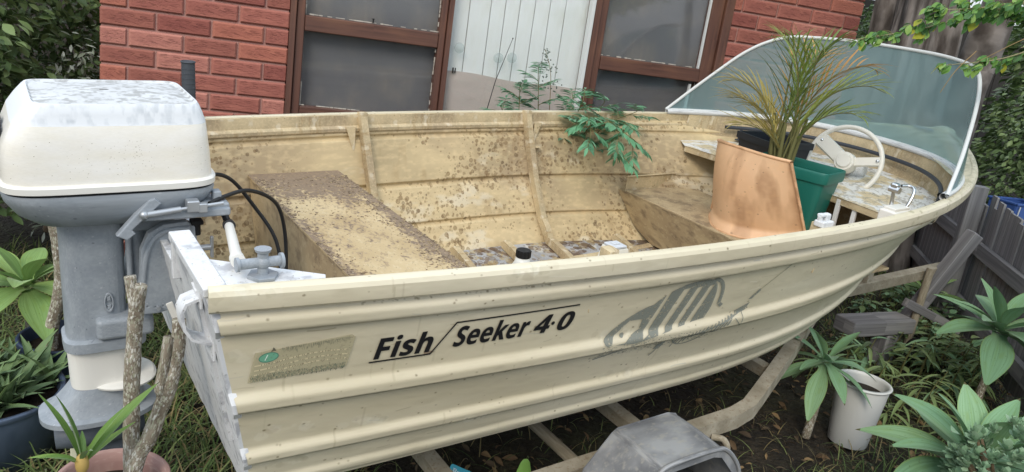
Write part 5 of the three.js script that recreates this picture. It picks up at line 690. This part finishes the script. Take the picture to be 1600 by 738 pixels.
{ // leafy branch hanging in from the right, from a shrub outside the picture
  const t = thing('overhanging_shrub', 'bright green leafy branch hanging over the windscreen from the upper right', 'shrub', [3.6, 0, -1.9]), R = rng(1041); const list = [];
  const w = (x, y, z) => [x - 3.6, y, z + 1.9];
  part(t, 'trunk', taper([[0, 0, 0], [.02, 1, 0], [-.1, 1.9, -.05], [-.15, 2.6, 0]], [.05, .045, .035, .02], 24, 10, .1), woodMat);
  const gs = [leafGeo(.036, .021, { bend: .4, fold: .2, n: 5, shape: .5 }), leafGeo(.03, .019, { bend: .3, fold: .2, n: 5, shape: .55 })];
  const bough = (pts, k, spread, yl) => { const c = curve(pts); const st = part(t, 'branch', taper(pts, [.009, .006, .004, .0025, .0012], 34, 6), mat(0x8f8a68, .8)); for (let i = 0; i < k; i++) { const u = .12 + .88 * R(), p = c.getPointAt(u), tg = c.getTangentAt(u); const d = V(R() - .5, R() - .5, R() - .5).normalize().multiplyScalar(spread * (1.15 - u) * (.4 + R())); const e = p.clone().add(d); part(st, 'twig', taper([p, p.clone().lerp(e, .6).add(V(0, .006, 0)), e], [.0016, .0012, .0007], 6, 4), stemMat); for (let j = 0; j < 6; j++) { const f = p.clone().lerp(e, .25 + .8 * R()); list.push({ p: f, d: V(R() - .5, -.1 - R() * .4, R() - .5).addScaledVector(tg, .6).normalize(), s: .75 + R() * .6, r: (R() - .5) * 2, y: R() < yl }); } } };
  bough([w(3.45, 2.25, -1.9), w(2.95, 2.05, -2.15), w(2.62, 1.92, -2.3), w(2.35, 1.80, -2.40), w(2.06, 1.715, -2.44)], 75, .11, .02);
  bough([w(3.45, 2.2, -1.9), w(3.0, 1.95, -2.05), w(2.75, 1.83, -2.15), w(2.55, 1.73, -2.2), w(2.33, 1.675, -2.24)], 55, .11, .05);
  bough([w(3.45, 2.25, -1.9), w(3.0, 2.1, -2.0), w(2.7, 1.97, -2.2), w(2.5, 1.90, -2.3), w(2.3, 1.86, -2.35)], 110, .17, 0);
  bough([w(3.4, 2.1, -1.9), w(3.0, 1.95, -1.95), w(2.75, 1.86, -2.0), w(2.6, 1.80, -2.05), w(2.5, 1.77, -2.1)], 90, .15, .22);
  bough([w(3.4, 2.3, -1.9), w(3.1, 2.1, -2.1), w(2.9, 1.98, -2.25), w(2.75, 1.92, -2.3), w(2.6, 1.90, -2.4)], 90, .16, 0);
  // the rest of its crown, above the picture, shades the ground on the right
  for (let k = 0; k < 150; k++) { const a = R() * 6.3, e = Math.acos(1 - 2 * R()), r = Math.pow(R(), .35); const c = V(.25 + 1.35 * r * Math.sin(e) * Math.cos(a), 3.1 + .62 * r * Math.cos(e), -.35 + 1.25 * r * Math.sin(e) * Math.sin(a)); for (let i = 0; i < 40; i++) list.push({ p: c.clone().add(V((R() - .5) * .5, (R() - .5) * .35, (R() - .5) * .5)), d: V(R() - .5, -.2, R() - .5).normalize(), s: 1.5 + R(), r: R() * 3 }); }
  for (let i = 0; i < 6; i++) { const a = i * 1.05; part(t, 'limb', taper([[-.12, 2.3, 0], [Math.cos(a) * .5, 2.8, Math.sin(a) * .5 - .2], [Math.cos(a) * 1.1 + .2, 3.3, Math.sin(a) * 1.0 - .3]], [.025, .016, .006], 12, 6), woodMat); };
  const yl = list.filter((l) => l.y); leafCloud(t, 'foliage', gs, LM.branch, list.filter((l) => !l.y), 250); yl.slice(0, 40).forEach((l) => leafAt(t, gs[0], LM.yellow, l.p, l.d, l.s * 1.3, l.r));
  for (const p of [[[2.42, 1.74, -2.2], [2.35, 1.66, -2.2], [2.31, 1.58, -2.2]], [[2.85, 1.95, -2.0], [2.55, 1.82, -2.1], [2.38, 1.7, -2.15]]]) part(t, 'twig', taper(p.map((q) => w(...q)), [.002, .0017, .001], 12, 5), dryMat);
}
// plant labels by the near side
{ const cv = document.createElement('canvas'); cv.width = 256; cv.height = 160; const c = cv.getContext('2d'); c.fillStyle = '#4cc3dc'; c.fillRect(0, 0, 256, 160); c.fillStyle = '#eefbff'; c.font = 'bold 62px serif'; c.fillText('But', 26, 68); const tx = new THREE.CanvasTexture(cv); tx.colorSpace = THREE.SRGBColorSpace; tx.magFilter = THREE.LinearFilter;
  const t = thing('plant_label', 'small blue plant label with pale print stuck in the ground', 'plant label', [.735, 0, -2.26]); const g = new THREE.Group(); const s = new THREE.Shape(); const W2 = .055, H = .075, r = .01; s.moveTo(-W2 + r, 0); s.lineTo(W2 - r, 0); s.quadraticCurveTo(W2, 0, W2, r); s.lineTo(W2, H - r); s.quadraticCurveTo(W2, H, W2 - r, H); s.lineTo(-W2 + r, H); s.quadraticCurveTo(-W2, H, -W2, H - r); s.lineTo(-W2, r); s.quadraticCurveTo(-W2, 0, -W2 + r, 0); const eg = new THREE.ExtrudeGeometry(s, { depth: .0015, bevelEnabled: false }); const p = eg.attributes.position, uv = eg.attributes.uv; for (let i = 0; i < p.count; i++) uv.setXY(i, (p.getX(i) + W2) / (2 * W2), p.getY(i) / H);
  const card = part(t, 'card', eg, mat(0xffffff, .35, { map: tx })); card.position.set(0, .0, 0); card.rotation.set(-.55, .1, -.42); part(t, 'spike', bx(.012, .08, .002, .0008, .0, -.03, 0), mat(0x4cc3dc, .4)); }
{ const t = thing('plant_stake', 'light green rounded plastic stake beside the blue plant label', 'stake', [.985, 0, -2.28]); part(t, 'stake', lathe([[.001, -.06], [.03, -.05], [.034, 0], [.028, .05], [.018, .085], [.009, .098], [.001, .1]], 24).scale(1, 1, .35), mat(0x93c765, .45)); }
// ---------------------------------------------------------------- grass
{
  const R = rng(1101); const blade = leafGeo(.16, .006, { bend: 1.1, fold: .3, n: 4, shape: .3, base: .8 });
  const cols = [0x586f38, 0x687f42, 0x495f30, 0x7f8c54, 0x8c8058];
  function turf(name, n, place, mixA, lab) { const im = new THREE.InstancedMesh(blade, mat(0xffffff, .95, { transmission: .2, thickness: 0 }), n); const M4 = new THREE.Matrix4(), c = new THREE.Color(); for (let i = 0; i < n; i++) { const [x, z, s] = place(); const az = R() * 6.3, e = .55 + R() * .95; im.setMatrixAt(i, M4.compose(V(x, -.015, z), basis(V(Math.cos(az) * Math.cos(e), Math.sin(e), Math.sin(az) * Math.cos(e))), V(s, s, s))); c.set(cols[Math.floor(Math.pow(R(), mixA) * cols.length)]); im.setColorAt(i, c); } im.name = name; im.userData.kind = 'stuff'; im.userData.label = lab; im.userData.category = 'grass'; im.castShadow = im.receiveShadow = true; scene.add(im); }
  turf('grass', 26000, () => { let x, z; do { x = -3.2 + R() * 3.6; z = -4.6 + R() * 3.4; } while (Math.hypot(x + .8, z + 2.62) < .23 || Math.hypot(x + .64, z + 2.98) < .14 || Math.hypot(x + .275, z + 1.73) < .14); return [x, z, .5 + R() * .9]; }, 1, 'long tufted lawn grass on the left, around the pots and motor');
  const under = (x, z) => { const q = V(x, .5, z).sub(BO), a = q.dot(bl), b = q.dot(bz); return a > -.05 && a < 3.3 && Math.abs(b) < .72 - .2 * Math.max(0, a - 1.8); };
  turf('grass', 20000, () => { let x, z; do { x = 1.2 + R() * 5.2; z = -5.2 + R() * 4.4; } while (under(x, z)); return [x, z, .3 + R() * .6]; }, 1.1, 'thin weedy grass on the right, under and beyond the bow');
  turf('dry_grass', 1500, () => [-.2 + R() * 2.6, -4 + R() * 2.4, .3 + R() * .6], .35, 'sparse dry grass in the shade under the boat');
}
{ // dead leaves and twigs on the bare ground
  const R = rng(1151), n = 3200, im = new THREE.InstancedMesh(leafGeo(.05, .02, { bend: .9, fold: .5, n: 4 }), mat(0xffffff, .95), n), M4 = new THREE.Matrix4(), c = new THREE.Color(); for (let i = 0; i < n; i++) { const s = .4 + R() * .9; im.setMatrixAt(i, M4.compose(V(-.3 + R() * 5.4, .004 + R() * .012, -4 + R() * 2.9), basis(V(R() - .5, (R() - .5) * .3, R() - .5), V(0, 1, 0), (R() - .5) * 1.4), V(s, s, s * (R() < .25 ? .15 : 1)))); im.setColorAt(i, c.set([0x6b5740, 0x4d4031, 0x867050, 0x574b3a][i % 4])); }
  im.name = 'fallen_leaves'; im.castShadow = im.receiveShadow = true; tag(im, 'brown fallen leaves and twigs scattered over the bare ground', 'fallen leaves', null, 'stuff'); scene.add(im);
}
renderer.render(scene, camera);
